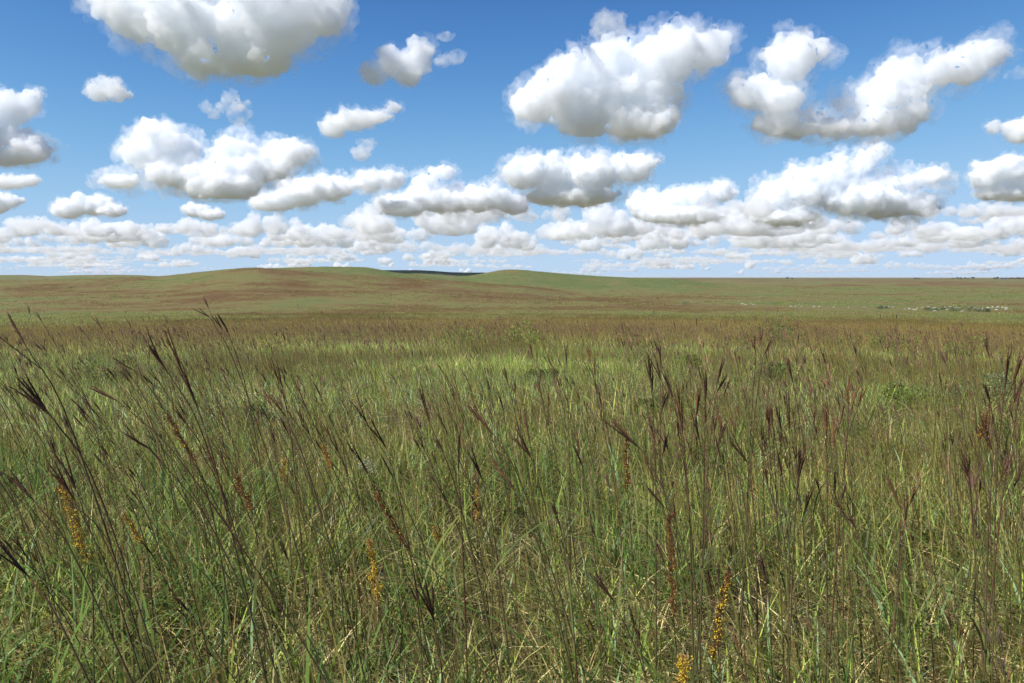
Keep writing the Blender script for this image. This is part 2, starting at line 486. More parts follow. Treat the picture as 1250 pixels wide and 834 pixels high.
L.new(mx.outputs[0], bs.inputs['Base Color'])
bp = N(t, 'ShaderNodeBump', Strength=0.6, Distance=0.6); L.new(spk.outputs[0], bp.inputs['Height']); L.new(bp.outputs[0], bs.inputs['Normal'])
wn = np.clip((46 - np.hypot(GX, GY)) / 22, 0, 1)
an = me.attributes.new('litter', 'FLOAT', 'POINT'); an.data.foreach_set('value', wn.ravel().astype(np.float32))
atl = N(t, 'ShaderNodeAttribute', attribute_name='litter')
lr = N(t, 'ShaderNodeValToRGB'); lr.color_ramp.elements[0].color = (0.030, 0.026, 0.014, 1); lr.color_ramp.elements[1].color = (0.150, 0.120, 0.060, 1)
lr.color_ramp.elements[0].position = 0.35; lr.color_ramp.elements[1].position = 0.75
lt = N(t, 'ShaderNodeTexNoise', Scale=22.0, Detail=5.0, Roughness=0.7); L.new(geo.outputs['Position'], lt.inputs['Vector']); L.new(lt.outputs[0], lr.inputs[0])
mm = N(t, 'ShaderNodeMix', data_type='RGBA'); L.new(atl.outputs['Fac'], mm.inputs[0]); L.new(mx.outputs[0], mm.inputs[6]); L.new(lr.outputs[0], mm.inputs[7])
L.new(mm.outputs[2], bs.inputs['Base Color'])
me.materials.append(M_ground)
tag(link_mesh('ground', me), 'rolling tallgrass prairie ground in patches of green and russet', 'ground', kind='structure')
# ---------------------------------------------------------------- plant material and plant meshes
def plant_material(name, vary=0.25, trans=0.3, rough=0.55, spec=0.2):
    m = bpy.data.materials.new(name); m.use_nodes = True
    t = m.node_tree; L = t.links; bs = t.nodes['Principled BSDF']; out = t.nodes['Material Output']
    at = N(t, 'ShaderNodeAttribute', attribute_name='tint')
    oi = N(t, 'ShaderNodeObjectInfo')
    mr = N(t, 'ShaderNodeMapRange'); L.new(oi.outputs['Random'], mr.inputs['Value'])
    mr.inputs['To Min'].default_value = 0.87 * (1 - vary); mr.inputs['To Max'].default_value = 0.87 * (1 + vary)
    sc = N(t, 'ShaderNodeVectorMath', operation='SCALE'); L.new(at.outputs['Color'], sc.inputs[0]); L.new(mr.outputs[0], sc.inputs['Scale'])
    L.new(sc.outputs[0], bs.inputs['Base Color'])
    bs.inputs['Roughness'].default_value = rough; bs.inputs['Specular IOR Level'].default_value = spec
    if trans:
        tr = N(t, 'ShaderNodeBsdfTranslucent'); L.new(sc.outputs[0], tr.inputs['Color'])
        mi = N(t, 'ShaderNodeMixShader'); mi.inputs[0].default_value = trans
        L.new(bs.outputs[0], mi.inputs[1]); L.new(tr.outputs[0], mi.inputs[2]); L.new(mi.outputs[0], out.inputs['Surface'])
    return m

M_blade = plant_material('grass_blade', 0.22, 0.42)
M_stalk = plant_material('bluestem_stalk', 0.12, 0.0, 0.6, 0.08)
M_leaf = plant_material('plant_leaf', 0.12, 0.35)
M_flower = plant_material('plant_flower', 0.05, 0.25)

def tinted(name, V, F, C, mat, smooth=True):
    me = mesh_from(name, V, F, (mat,), smooth)
    a = me.color_attributes.new('tint', 'FLOAT_COLOR', 'POINT')
    c = np.ones((len(V), 4), dtype=np.float32); c[:, :3] = C
    a.data.foreach_set('color', c.ravel())
    return me

class Bag:
    """Collects vertices, faces and a colour per vertex into one mesh."""
    def __init__(s): s.V, s.F, s.C, s.n = [], [], [], 0
    def add(s, V, F, C):
        V = np.asarray(V, dtype=float); C = np.broadcast_to(np.asarray(C, dtype=float), V.shape)
        s.V.append(V); s.C.append(C); s.F += [tuple(int(i) + s.n for i in f) for f in F]; s.n += len(V)
    def mesh(s, name, mat, smooth=True): return tinted(name, np.concatenate(s.V), s.F, np.concatenate(s.C), mat, smooth)

def frame(t):
    t = t / np.linalg.norm(t)
    u = np.cross(t, (0.0, 0.31, 0.95) if abs(t[2]) < 0.9 else (1.0, 0.0, 0.0)); u /= np.linalg.norm(u)
    return t, u, np.cross(t, u)

def tube(bag, path, radii, cols, sides=5):
    path = np.asarray(path, dtype=float); n = len(path)
    tan = np.gradient(path, axis=0)
    V, C = [], []
    cols = np.broadcast_to(np.asarray(cols, dtype=float), (n, 3))
    for p, t, r, c in zip(path, tan, np.broadcast_to(radii, n), cols):
        _, u, v = frame(t)
        for k in range(sides):
            a = 2 * math.pi * k / sides
            V.append(p + r * (math.cos(a) * u + math.sin(a) * v)); C.append(c)
    F = [(i * sides + k, i * sides + (k + 1) % sides, (i + 1) * sides + (k + 1) % sides, (i + 1) * sides + k) for i in range(n - 1) for k in range(sides)]
    V.append(path[-1] + tan[-1] * 0.05); C.append(cols[-1])
    F += [((n - 1) * sides + k, (n - 1) * sides + (k + 1) % sides, n * sides) for k in range(sides)]
    bag.add(V, F, C)

def ribbon(bag, path, width, side, c0, c1, fold=0.0):
    """A grass blade: a tapering strip along PATH with colours running from base to tip."""
    path = np.asarray(path, dtype=float); n = len(path)
    t = np.linspace(0, 1, n)[:, None]
    w = width * np.minimum(1, 0.55 + 1.6 * t) * np.clip((1 - t) * 2.2, 0.04, 1) * 0.5
    V = np.empty((2 * n, 3)); V[0::2] = path - side * w; V[1::2] = path + side * w
    C = np.repeat(np.asarray(c0) * (1 - t) + np.asarray(c1) * t, 2, axis=0)
    bag.add(V, [(2 * i, 2 * i + 1, 2 * i + 3, 2 * i + 2) for i in range(n - 1)], C)

def blade_path(p, az, h, lean, curl, n=5):
    """Rises from P, leaning by LEAN (run over rise) towards AZ and bending over by CURL."""
    t = np.linspace(0, 1, n)
    run = h * (lean * t + curl * t ** 2.2)
    z = h * (t - 0.42 * curl * t ** 2.6)
    return p + np.stack([run * math.cos(az), run * math.sin(az), z], -1)

GREEN = [(0.102, 0.140, 0.026), (0.134, 0.162, 0.031), (0.172, 0.178, 0.042), (0.084, 0.122, 0.026), (0.118, 0.146, 0.036)]
TAN = [(0.33, 0.27, 0.12), (0.27, 0.21, 0.09), (0.38, 0.32, 0.165), (0.24, 0.165, 0.08)]
RED = [(0.140, 0.074, 0.028), (0.165, 0.100, 0.036), (0.120, 0.064, 0.028)]
BLUE = [(0.095, 0.145, 0.070), (0.12, 0.165, 0.085)]
WIND = math.pi            # the wind lays the grass over towards -X

def pick(r, pal, j=0.15): return np.array(pal[r.integers(len(pal))]) * r.uniform(1 - j, 1 + j)

def tuft(seed, n, radius, hmul, wmul, mix, segs=5, lum=2.25):
    """One clump of grass. MIX: shares of green, thatch, red stems, bluish blades."""
    r = np.random.default_rng(seed); b = Bag()
    for _ in range(n):
        a0, q = r.uniform(0, 2 * math.pi), radius * math.sqrt(r.random())
        p = np.array((q * math.cos(a0), q * math.sin(a0), -0.03))
        az_ = r.uniform(0, 2 * math.pi) if r.random() < 0.55 else WIND + r.normal(0, 0.7)
        k = r.choice(4, p=mix)
        if k == 0:
            h, w, lean, curl = r.uniform(0.22, 0.62), r.uniform(0.003, 0.0065), r.uniform(0, 0.35), r.uniform(0, 0.75)
            c0 = pick(r, GREEN); c1 = c0 * 1.1 if r.random() < 0.7 else pick(r, TAN) * 0.8
        elif k == 1:
            h, w, lean, curl = r.uniform(0.10, 0.42), r.uniform(0.0018, 0.004), r.uniform(0.1, 0.9), r.uniform(0.3, 1.5)
            c0 = pick(r, TAN); c1 = c0
        elif k == 2:
            h, w, lean, curl = r.uniform(0.45, 0.95), r.uniform(0.0022, 0.0036), r.uniform(0.02, 0.22), r.uniform(0, 0.25)
            c0 = pick(r, GREEN) * 0.8; c1 = pick(r, RED); az_ = WIND + r.normal(0, 0.6)
        else:
            h, w, lean, curl = r.uniform(0.25, 0.55), r.uniform(0.005, 0.009), r.uniform(0, 0.3), r.uniform(0.2, 0.8)
            c0 = pick(r, BLUE); c1 = c0 * 1.1
        s = az_ + math.pi / 2 + r.normal(0, 0.5); k2 = lum * (r.uniform(0.42, 0.95) if r.random() < 0.45 else r.uniform(1.05, 1.95))
        ribbon(b, blade_path(p, az_, h * hmul, lean, curl, segs), w * wmul, np.array((math.cos(s), math.sin(s), r.normal(0, 0.25))), c0 * k2, c1 * k2)
    return b.mesh('tuft', M_blade, True)

def scatter(name, label, protos, P, ROT, SCL, IDX):
    """One stuff object: PROTOS instanced on points."""
    col = bpy.data.collections.new(name + '_tufts')
    for k, m in enumerate(protos):
        o = bpy.data.objects.new('tuft_%02d' % k, m); col.objects.link(o)
    me = bpy.data.meshes.new(name)
    me.vertices.add(len(P)); me.vertices.foreach_set('co', np.asarray(P, dtype=np.float32).ravel())
    for nm, ty, key, arr in (('rot', 'FLOAT_VECTOR', 'vector', ROT), ('scl', 'FLOAT_VECTOR', 'vector', SCL), ('idx', 'INT', 'value', IDX)):
        a = me.attributes.new(nm, ty, 'POINT'); a.data.foreach_set(key, np.asarray(arr, dtype=np.int32 if ty == 'INT' else np.float32).ravel())
    o = link_mesh(name, me)
    g = bpy.data.node_groups.new(name, 'GeometryNodeTree')
    g.interface.new_socket('Geometry', in_out='INPUT', socket_type='NodeSocketGeometry')
    g.interface.new_socket('Geometry', in_out='OUTPUT', socket_type='NodeSocketGeometry')
    i, q = g.nodes.new('NodeGroupInput'), g.nodes.new('NodeGroupOutput')
    ci = g.nodes.new('GeometryNodeCollectionInfo'); ci.inputs['Collection'].default_value = col
    ci.inputs['Separate Children'].default_value = True; ci.inputs['Reset Children'].default_value = True
    ip = g.nodes.new('GeometryNodeInstanceOnPoints'); ip.inputs['Pick Instance'].default_value = True
    def attr(nm, ty):
        n = g.nodes.new('GeometryNodeInputNamedAttribute'); n.data_type = ty; n.inputs['Name'].default_value = nm
        return n.outputs['Attribute']
    g.links.new(i.outputs[0], ip.inputs['Points']); g.links.new(ci.outputs[0], ip.inputs['Instance'])
    g.links.new(attr('idx', 'INT'), ip.inputs['Instance Index'])
    er = g.nodes.new('FunctionNodeEulerToRotation')
    g.links.new(attr('rot', 'FLOAT_VECTOR'), er.inputs[0]); g.links.new(er.outputs[0], ip.inputs['Rotation'])
    g.links.new(attr('scl', 'FLOAT_VECTOR'), ip.inputs['Scale'])
    g.links.new(ip.outputs[0], q.inputs[0])
    m = o.modifiers.new('scatter', 'NODES'); m.node_group = g
    return tag(o, label, 'grass', kind='stuff')

def wedge(dmin, dmax, density, r, half=40, margin=1.6):
    """Random ground points in front of the camera between two distances, a little wider than the frame."""
    xm = dmax * math.tan(R(half)) + margin
    n = int(2 * xm * dmax * density)
    x, y = r.uniform(-xm, xm, n), r.uniform(0, dmax, n)
    d = np.hypot(x, y)
    keep = (d > dmin) & (d <= dmax) & (np.abs(x) < y * math.tan(R(half)) + margin)
    return x[keep], y[keep]

def lay(name, label, x, y, protos, idx, r, smin, smax, grow=None):
    z = ground_z(x, y)
    n = len(x)
    s = r.uniform(smin, smax, n)
    if grow is not None: s = s * grow
    rot = np.stack([r.normal(0, 0.05, n), r.normal(0, 0.05, n), r.uniform(-0.5, 0.5, n)], -1)
    return scatter(name, label, protos, np.stack([x, y, z], -1), rot, np.stack([s, s, s * r.uniform(0.85, 1.15, n)], -1), idx)

MIX_G, MIX_T, MIX_R = (0.54, 0.29, 0.10, 0.07), (0.28, 0.58, 0.11, 0.03), (0.30, 0.24, 0.45, 0.01)
r = np.random.default_rng(11)
near = [tuft(1000 + k, 62, 0.15, 0.86, 1.6, (MIX_G, MIX_T, MIX_G, MIX_R)[k % 4]) for k in range(16)]
x, y = wedge(1.1, 9.0, 25, r)
v = fbm(x, y, 1.6, 3, 71) + r.normal(0, 0.10, len(x))
idx = np.where(v > 0.60, 1, np.where(v < 0.40, 2, np.where(r.random(len(x)) < 0.22, 3, 0))) + 4 * r.integers(0, 4, len(x))
lay('near_prairie_grass', 'dense green blades mixed with pale dry thatch covering the nearest ground', x, y, near, idx, r, 0.75, 1.15, 0.75 + 0.5 * fbm(x, y, 2.2, 3, 81))

midp = [tuft(2000 + k, 44, 0.30, 0.85, 1.9, (MIX_G, MIX_T, MIX_G, MIX_R)[k % 4], 4, 2.55) for k in range(12)]
midp += [tuft(2100 + k, 50, 0.30, 0.85, 2.0, (0.95, 0.05, 0.0, 0.0), 4, 3.5) for k in range(4)]   # lush growth before the band
x, y = wedge(8.6, 32, 9, r, 40, 2.5)
v = brownness(x, y) + r.normal(0, 0.12, len(x))
idx = np.where(v > 0.36, 3, np.where(v > 0.22, 1, np.where(r.random(len(x)) < 0.5, 0, 2))) + 4 * r.integers(0, 3, len(x))
lush = (np.hypot(x, y) > 17) & (fbm(x, y, 7.5, 3, 87) + 0.10 * np.exp(-((CX + FPX * x / y - 590) / 130) ** 2) + r.normal(0, 0.05, len(x)) > 0.53)
idx = np.where(lush, 12 + r.integers(0, 4, len(x)), idx)
lay('meadow_grass', 'thick green and tan meadow grass running up to the russet band', x, y, midp, idx, r, 0.8, 1.2, 0.75 + 0.5 * fbm(x, y, 5, 3, 82))

def farpal(k):
    return ((0.80, 0.16, 0.02, 0.02), (0.40, 0.40, 0.18, 0.02), (0.12, 0.16, 0.72, 0.0))[k % 3]
farp = [tuft(3000 + k, 40, 0.75, 0.95, 4.0, farpal(k), 4, 3.4) for k in range(9)]
x, y = wedge(28, 170, 0.8, r, 37, 4)
keep = r.random(len(x)) < np.clip((185 - np.hypot(x, y)) / 70, 0, 1) + 0.1
x, y = x[keep], y[keep]
v = brownness(x, y) + r.normal(0, 0.13, len(x))
idx = np.where(v > 0.56, 2, np.where(v > 0.36, 1, 0)) + 3 * r.integers(0, 3, len(x))
lay('russet_band_grass', 'tall russet and olive grass in a band where the ground starts to fall away', x, y, farp, idx, r, 0.75, 1.15, 0.7 + 0.6 * fbm(x, y, 9, 3, 83))

def straw(seed):
    r = np.random.default_rng(seed); b = Bag()
    for _ in range(9):
        a, q = r.uniform(0, 6.28), 0.3 * math.sqrt(r.random())
        p = np.array((q * math.cos(a), q * math.sin(a), r.uniform(0.02, 0.25)))
        az_ = r.uniform(0, 6.28); ln = r.uniform(0.2, 0.55); up = r.uniform(-0.15, 0.45)
        d = np.array((math.cos(az_), math.sin(az_), up)); k = r.uniform(-0.3, 0.3)
        s = np.linspace(0, 1, 6)[:, None]
        path = p + ln * (d * s + np.array((-math.sin(az_), math.cos(az_), -0.3)) * k * s * s)
        tube(b, path, np.linspace(0.0012, 0.0006, 6), pick(r, TAN, 0.3) * 1.7, 3)
    return b.mesh('straw', M_blade)
st = [straw(4000 + k) for k in range(8)]
x, y = wedge(1.4, 9.0, 8, r)
keep = fbm(x, y, 1.6, 3, 71) + r.normal(0, 0.12, len(x)) > 0.48
x, y = x[keep], y[keep]
lay('dry_grass', 'pale broken straw lying criss cross through the nearest grass', x, y, st, r.integers(0, 8, len(x)), r, 0.8, 1.2)

def broad(seed):
    r = np.random.default_rng(seed); b = Bag()
    for _ in range(22):
        a, q = r.uniform(0, 6.28), 0.12 * math.sqrt(r.random())
        p = np.array((q * math.cos(a), q * math.sin(a), -0.03)); az_ = r.uniform(0, 6.28)
        c0 = pick(r, [(0.085, 0.150, 0.028), (0.11, 0.175, 0.034), (0.10, 0.15, 0.05)]) * 1.9
        s = az_ + math.pi / 2 + r.normal(0, 0.5)
        ribbon(b, blade_path(p, az_, r.uniform(0.35, 0.8), r.uniform(0.02, 0.4), r.uniform(0.05, 0.9), 7), r.uniform(0.007, 0.0125), np.array((math.cos(s), math.sin(s), r.normal(0, 0.2))), c0, c0 * r.uniform(0.9, 1.2) if r.random() < .8 else pick(r, TAN))
    return b.mesh('broad', M_blade)
bd = [broad(4100 + k) for k in range(8)]
x, y = wedge(1.5, 8.0, 6, r)
pxx = CX + FPX * x / y
keep = fbm(x, y, 1.4, 3, 171) + r.normal(0, 0.1, len(x)) + 0.22 * np.clip((420 - pxx) / 300, 0, 1) > 0.56
x, y = x[keep], y[keep]
lay('broad_grass', 'broad fresh green blades of tall grass in the nearest clumps', x, y, bd, r.integers(0, 8, len(x)), r, 0.7, 1.1)

vp = [tuft(3500 + k, 34, 1.7, 1.0, 11.0, farpal(k), 3, 2.5) for k in range(9)]
x, y = wedge(105, 460, 0.13, r, 36, 10)
keep = r.random(len(x)) < np.clip((500 - np.hypot(x, y)) / 260, 0, 1) * np.clip((np.hypot(x, y) - 95) / 70, 0, 1)
x, y = x[keep], y[keep]
v = brownness(x, y) + r.normal(0, 0.13, len(x))
idx = np.where(v > 0.56, 2, np.where(v > 0.30, 1, 0)) + 3 * r.integers(0, 3, len(x))
lay('valley_grass', 'olive and russet grass tussocks thinning out down the valley side', x, y, vp, idx, r, 0.7, 1.1, 0.7 + 0.6 * fbm(x, y, 30, 3, 84))

hp = [tuft(3700 + k, 46, 4.0, 1.35, 42.0, ((0.9, 0.1, 0.0, 0.0), (0.45, 0.25, 0.30, 0.0), (0.2, 0.15, 0.65, 0.0))[k % 3], 3, 2.15) for k in range(9)]
x, y = wedge(380, 1900, 0.0075, r, 36, 20)
d_ = np.hypot(x, y)
keep = (r.random(len(x)) < np.clip((d_ - 330) / 250, 0, 1)) & (fbm(x, y, 70, 3, 85) + r.normal(0, 0.10, len(x)) > 0.46)
x, y = x[keep], y[keep]
v = brownness(x, y) + r.normal(0, 0.22, len(x))
idx = np.where(v > 0.62, 2, np.where(v > 0.38, 1, 0)) + 3 * r.integers(0, 3, len(x))
lay('hillside_grass', 'scattered russet and green grass clumps over the far slopes and hills', x, y, hp, idx, r, 0.6, 1.2)
# ---------------------------------------------------------------- big bluestem: stem, leaves, forked purple seed heads
STEM_LOW, STEM_MID, STEM_TOP = np.array((0.120, 0.145, 0.045)), np.array((0.125, 0.105, 0.045)), np.array((0.095, 0.056, 0.036))
STEM_RED = np.array((0.135, 0.035, 0.028))
HEAD_COL = {'purple': (0.130, 0.064, 0.036), 'dark': (0.088, 0.046, 0.028), 'rust': (0.180, 0.092, 0.042), 'bronze': (0.260, 0.160, 0.080), 'grey': (0.20, 0.150, 0.095)}

def smooth_path(pts, n):
    """Catmull-Rom through PTS, N samples."""
    P = [np.asarray(p, dtype=float) for p in pts]
    P = [2 * P[0] - P[1]] + P + [2 * P[-1] - P[-2]]
    out = []
    m = len(P) - 3
    for k in range(n):
        s = k / (n - 1) * m; i = min(int(s), m - 1); u = s - i
        a, b, c, d = P[i:i + 4]
        out.append(0.5 * (2 * b + (c - a) * u + (2 * a - 5 * b + 4 * c - d) * u * u + (3 * b - a - 3 * c + d) * u ** 3))
    return np.array(out)

def raceme(b, p, dirn, ln, col, r, fat=1.0):
    """One finger of a seed head: a knobbly spindle with overlapping spikelets and hair-fine awns."""
    t, u, v = frame(np.asarray(dirn, dtype=float))
    bend = u * r.normal(0, 0.05) + v * r.normal(0, 0.05)
    k = 9
    s = np.linspace(0, 1, k)[:, None]
    path = p + ln * (t * s + bend * s * s)
    prof = np.array([0.45, 0.75, 0.95, 1.0, 1.0, 0.95, 0.85, 0.6, 0.2]) * r.uniform(0.85, 1.15, k) * 0.0021 * fat
    jit = np.array(col) * r.uniform(0.75, 1.3, (k, 1))
    tube(b, path, prof, jit, 5)
    n = int(ln / 0.0052)
    V, F, C = [], [], []
    for i in range(n):
        q = (i + 0.5) / n
        c = p + ln * (t * q + bend * q * q)
        a = i * 2.4 + r.normal(0, 0.3)
        o = math.cos(a) * u + math.sin(a) * v
        side = np.cross(t, o)
        L_ = r.uniform(0.007, 0.011); w = 0.0014 * fat
        tip = c + t * L_ + o * (0.0030 * fat + r.uniform(0, 0.0022))
        m = len(V)
        V += [c - side * w + o * 0.001, c + side * w + o * 0.001, tip]
        cc = np.array(col) * r.uniform(0.7, 1.7)
        C += [cc, cc, cc * 1.15]; F.append((m, m + 1, m + 2))
    b.add(V, F, C)

def seed_head(b, p, dirn, ln, n, col, r, spread=0.16, fat=1.0):
    t, u, v = frame(np.asarray(dirn, dtype=float))
    a0 = r.uniform(0, 2 * math.pi)
    for k in range(n):
        a = a0 + 2 * math.pi * k / n + r.normal(0, 0.3)
        sp = spread * r.uniform(0.35, 1.25) * (0 if k == 0 and n > 2 else 1)
        d = t + sp * (math.cos(a) * u + math.sin(a) * v)
        raceme(b, p + t * 0.004 * k, d / np.linalg.norm(d), ln * r.uniform(0.75, 1.05), col, r, fat)

def anthers(b, p, dirn, ln, r, n, col, spread):
    t, u, v = frame(np.asarray(dirn, dtype=float))
    V, F, C = [], [], []
    for _ in range(n):
        q = r.uniform(0.05, 0.95); a = r.uniform(0, 2 * math.pi)
        c = p + t * ln * q + spread * r.uniform(0.5, 1.1) * (math.cos(a) * u + math.sin(a) * v) * (0.4 + q)
        s = r.uniform(0.0012, 0.0021)
        e = np.array((r.normal(0, 0.4), r.normal(0, 0.4), -1.0)) * s * 2.2
        m = len(V)
        V += [c, c + np.array((s, 0, 0)) + e * .5, c + e, c + np.array((0, s, 0)) + e * .5]
        F += [(m, m + 1, m + 2), (m, m + 2, m + 3)]
        cc = np.array(col) * r.uniform(0.7, 1.25); C += [cc] * 4
    b.add(V, F, C)

def stem_mesh(path, r, thick=1.0, red=0.3):
    b = Bag(); n = len(path)
    s = np.linspace(0, 1, n)[:, None]
    col = np.where(s < 0.5, STEM_LOW * (1 - 2 * s) + STEM_MID * 2 * s, STEM_MID * (2 - 2 * s) + STEM_TOP * (2 * s - 1))
    blush = (0.5 + 0.5 * np.sin(s * r.uniform(9, 16) + r.uniform(0, 6))) * red * r.uniform(0.4, 1.6)
    col = col * (1 - np.clip(blush, 0, 1)) + STEM_RED * np.clip(blush, 0, 1)
    rad = (0.0021 - 0.0012 * s[:, 0]) * thick
    for k in r.choice(np.arange(2, n - 2), min(4, n - 4), replace=False): rad[k] *= 1.35
    tube(b, path, rad, col, 6)
    return b

def leaf_mesh(p, az_, ln, w, c0, c1, r):
    b = Bag()
    path = blade_path(np.zeros(3), az_, ln, r.uniform(0.25, 0.7), r.uniform(0.5, 1.3), 8)
    ribbon(b, path, w, np.array((-math.sin(az_), math.cos(az_), r.normal(0, 0.2))), c0, c1)
    return b.mesh('leaf', M_leaf)

def make_bluestem(r, path, hd, ln, nr, colour, spread=0.16, side=0, thick=1.0, red=0.3, pollen=0, fat=1.0, nleaf=2):
    """A stalk from its root (the first point of PATH, its origin) to the head on its last point. Returns [(part name, mesh, sub-parts)]."""
    col = HEAD_COL[colour]
    parts = []
    sb = stem_mesh(path, r, thick, red)
    heads = []
    b = Bag(); seed_head(b, path[-1], hd, ln, nr, col, r, spread, fat); heads.append((b, path[-1], hd, ln))
    n = len(path)
    for k in range(side):
        i = max(2, int(n * (0.90 - 0.12 * k - r.uniform(0, 0.06))))
        tan = path[i + 1] - path[i]; tan /= np.linalg.norm(tan)
        a = r.uniform(0, 2 * math.pi); _, u, v = frame(tan)
        d = tan + 0.28 * (math.cos(a) * u + math.sin(a) * v); d /= np.linalg.norm(d)
        L2 = r.uniform(0.06, 0.15)
        q = path[i] + np.linspace(0, 1, 5)[:, None] * d * L2
        tube(sb, q, 0.0008 * thick, STEM_TOP * 1.1, 4)
        b = Bag(); seed_head(b, q[-1], d + 0.3 * tan, ln * r.uniform(0.7, 0.95), max(2, nr - 1), col, r, spread, fat); heads.append((b, q[-1], d, ln * 0.8))
    parts.append(('stem', sb.mesh('stem', M_stalk), [], None))
    for b, p, d, l in heads:
        sub = []
        if pollen:
            ab = Bag(); anthers(ab, p, d, l, r, pollen, (0.50, 0.34, 0.08), 0.010)
            sub.append(('anther_fringe', ab.mesh('anther_fringe', M_flower)))
        parts.append(('seed_head', b.mesh('seed_head', M_stalk), sub, None))
    for k in range(nleaf):
        i = int(n * r.uniform(0.12, 0.55))
        c0 = pick(r, GREEN) * 1.2; c1 = c0 if r.random() < 0.5 else pick(r, RED) * 1.2
        m = leaf_mesh(path[i], r.normal(WIND, 1.1), r.uniform(0.20, 0.45), r.uniform(0.005, 0.009), c0, c1, r)
        parts.append(('leaf', m, [], path[i]))
    return parts

def plant(name, loc, parts, label, cat, group=None):
    root = empty(name, loc)
    for nm, m, sub, at_ in parts:
        o = link_mesh(nm, m, root, tuple(at_) if at_ is not None else None)
        for n2, m2 in sub: link_mesh(n2, m2, o)
    return tag(root, label, cat, group)

def copy_plant(src, loc, rz, sc, label=None, group=None):
    c = src.copy(); COL.objects.link(c)
    c.location = loc; c.rotation_euler = (0, 0, rz); c.scale = (sc, sc, sc)
    if label: c['label'] = label
    if group: c['group'] = group
    for ch in src.children:
        k = ch.copy(); COL.objects.link(k); k.parent = c
        for g in ch.children:
            q = g.copy(); COL.objects.link(q); q.parent = k
    return c

def at_depth(px, py, Y):
    v = ray(px, py); return np.array(v) * (Y / v.y) + np.array((0, 0, EYE))

def pixel_stalk(tip, base, way, Y, r, low=None):
    """Root and path (about the root) of a stalk whose head runs from BASE to TIP in the photograph and whose stem passes WAY, at distance Y."""
    B, W, T = at_depth(*base, Y), at_depth(*way, Y + r.uniform(-0.03, 0.03)), at_depth(*tip, Y)
    slope = (W[0] - B[0]) / max(B[2] - W[2], 0.05)
    zg = gz(W[0], Y)
    rx = W[0] + slope * max(W[2] - zg, 0.0) * 0.55
    ry = Y + r.uniform(-0.08, 0.08)
    G = np.array((rx, ry, gz(rx, ry) - 0.02))
    hd = T - B; ln = float(np.linalg.norm(hd))
    hd = hd / ln + np.array((0, r.normal(0, 0.12), 0)); hd /= np.linalg.norm(hd)
    mid = W * 0.5 + G * 0.5 + np.array(((rx - W[0]) * 0.06, 0, 0))
    path = smooth_path([G, mid, W, B], 15) if W[2] - G[2] > 0.08 else smooth_path([G, (G + B) * 0.5, B], 12)
    return G, path - G, hd, ln

ST = 'big bluestem stalks standing above the grass'
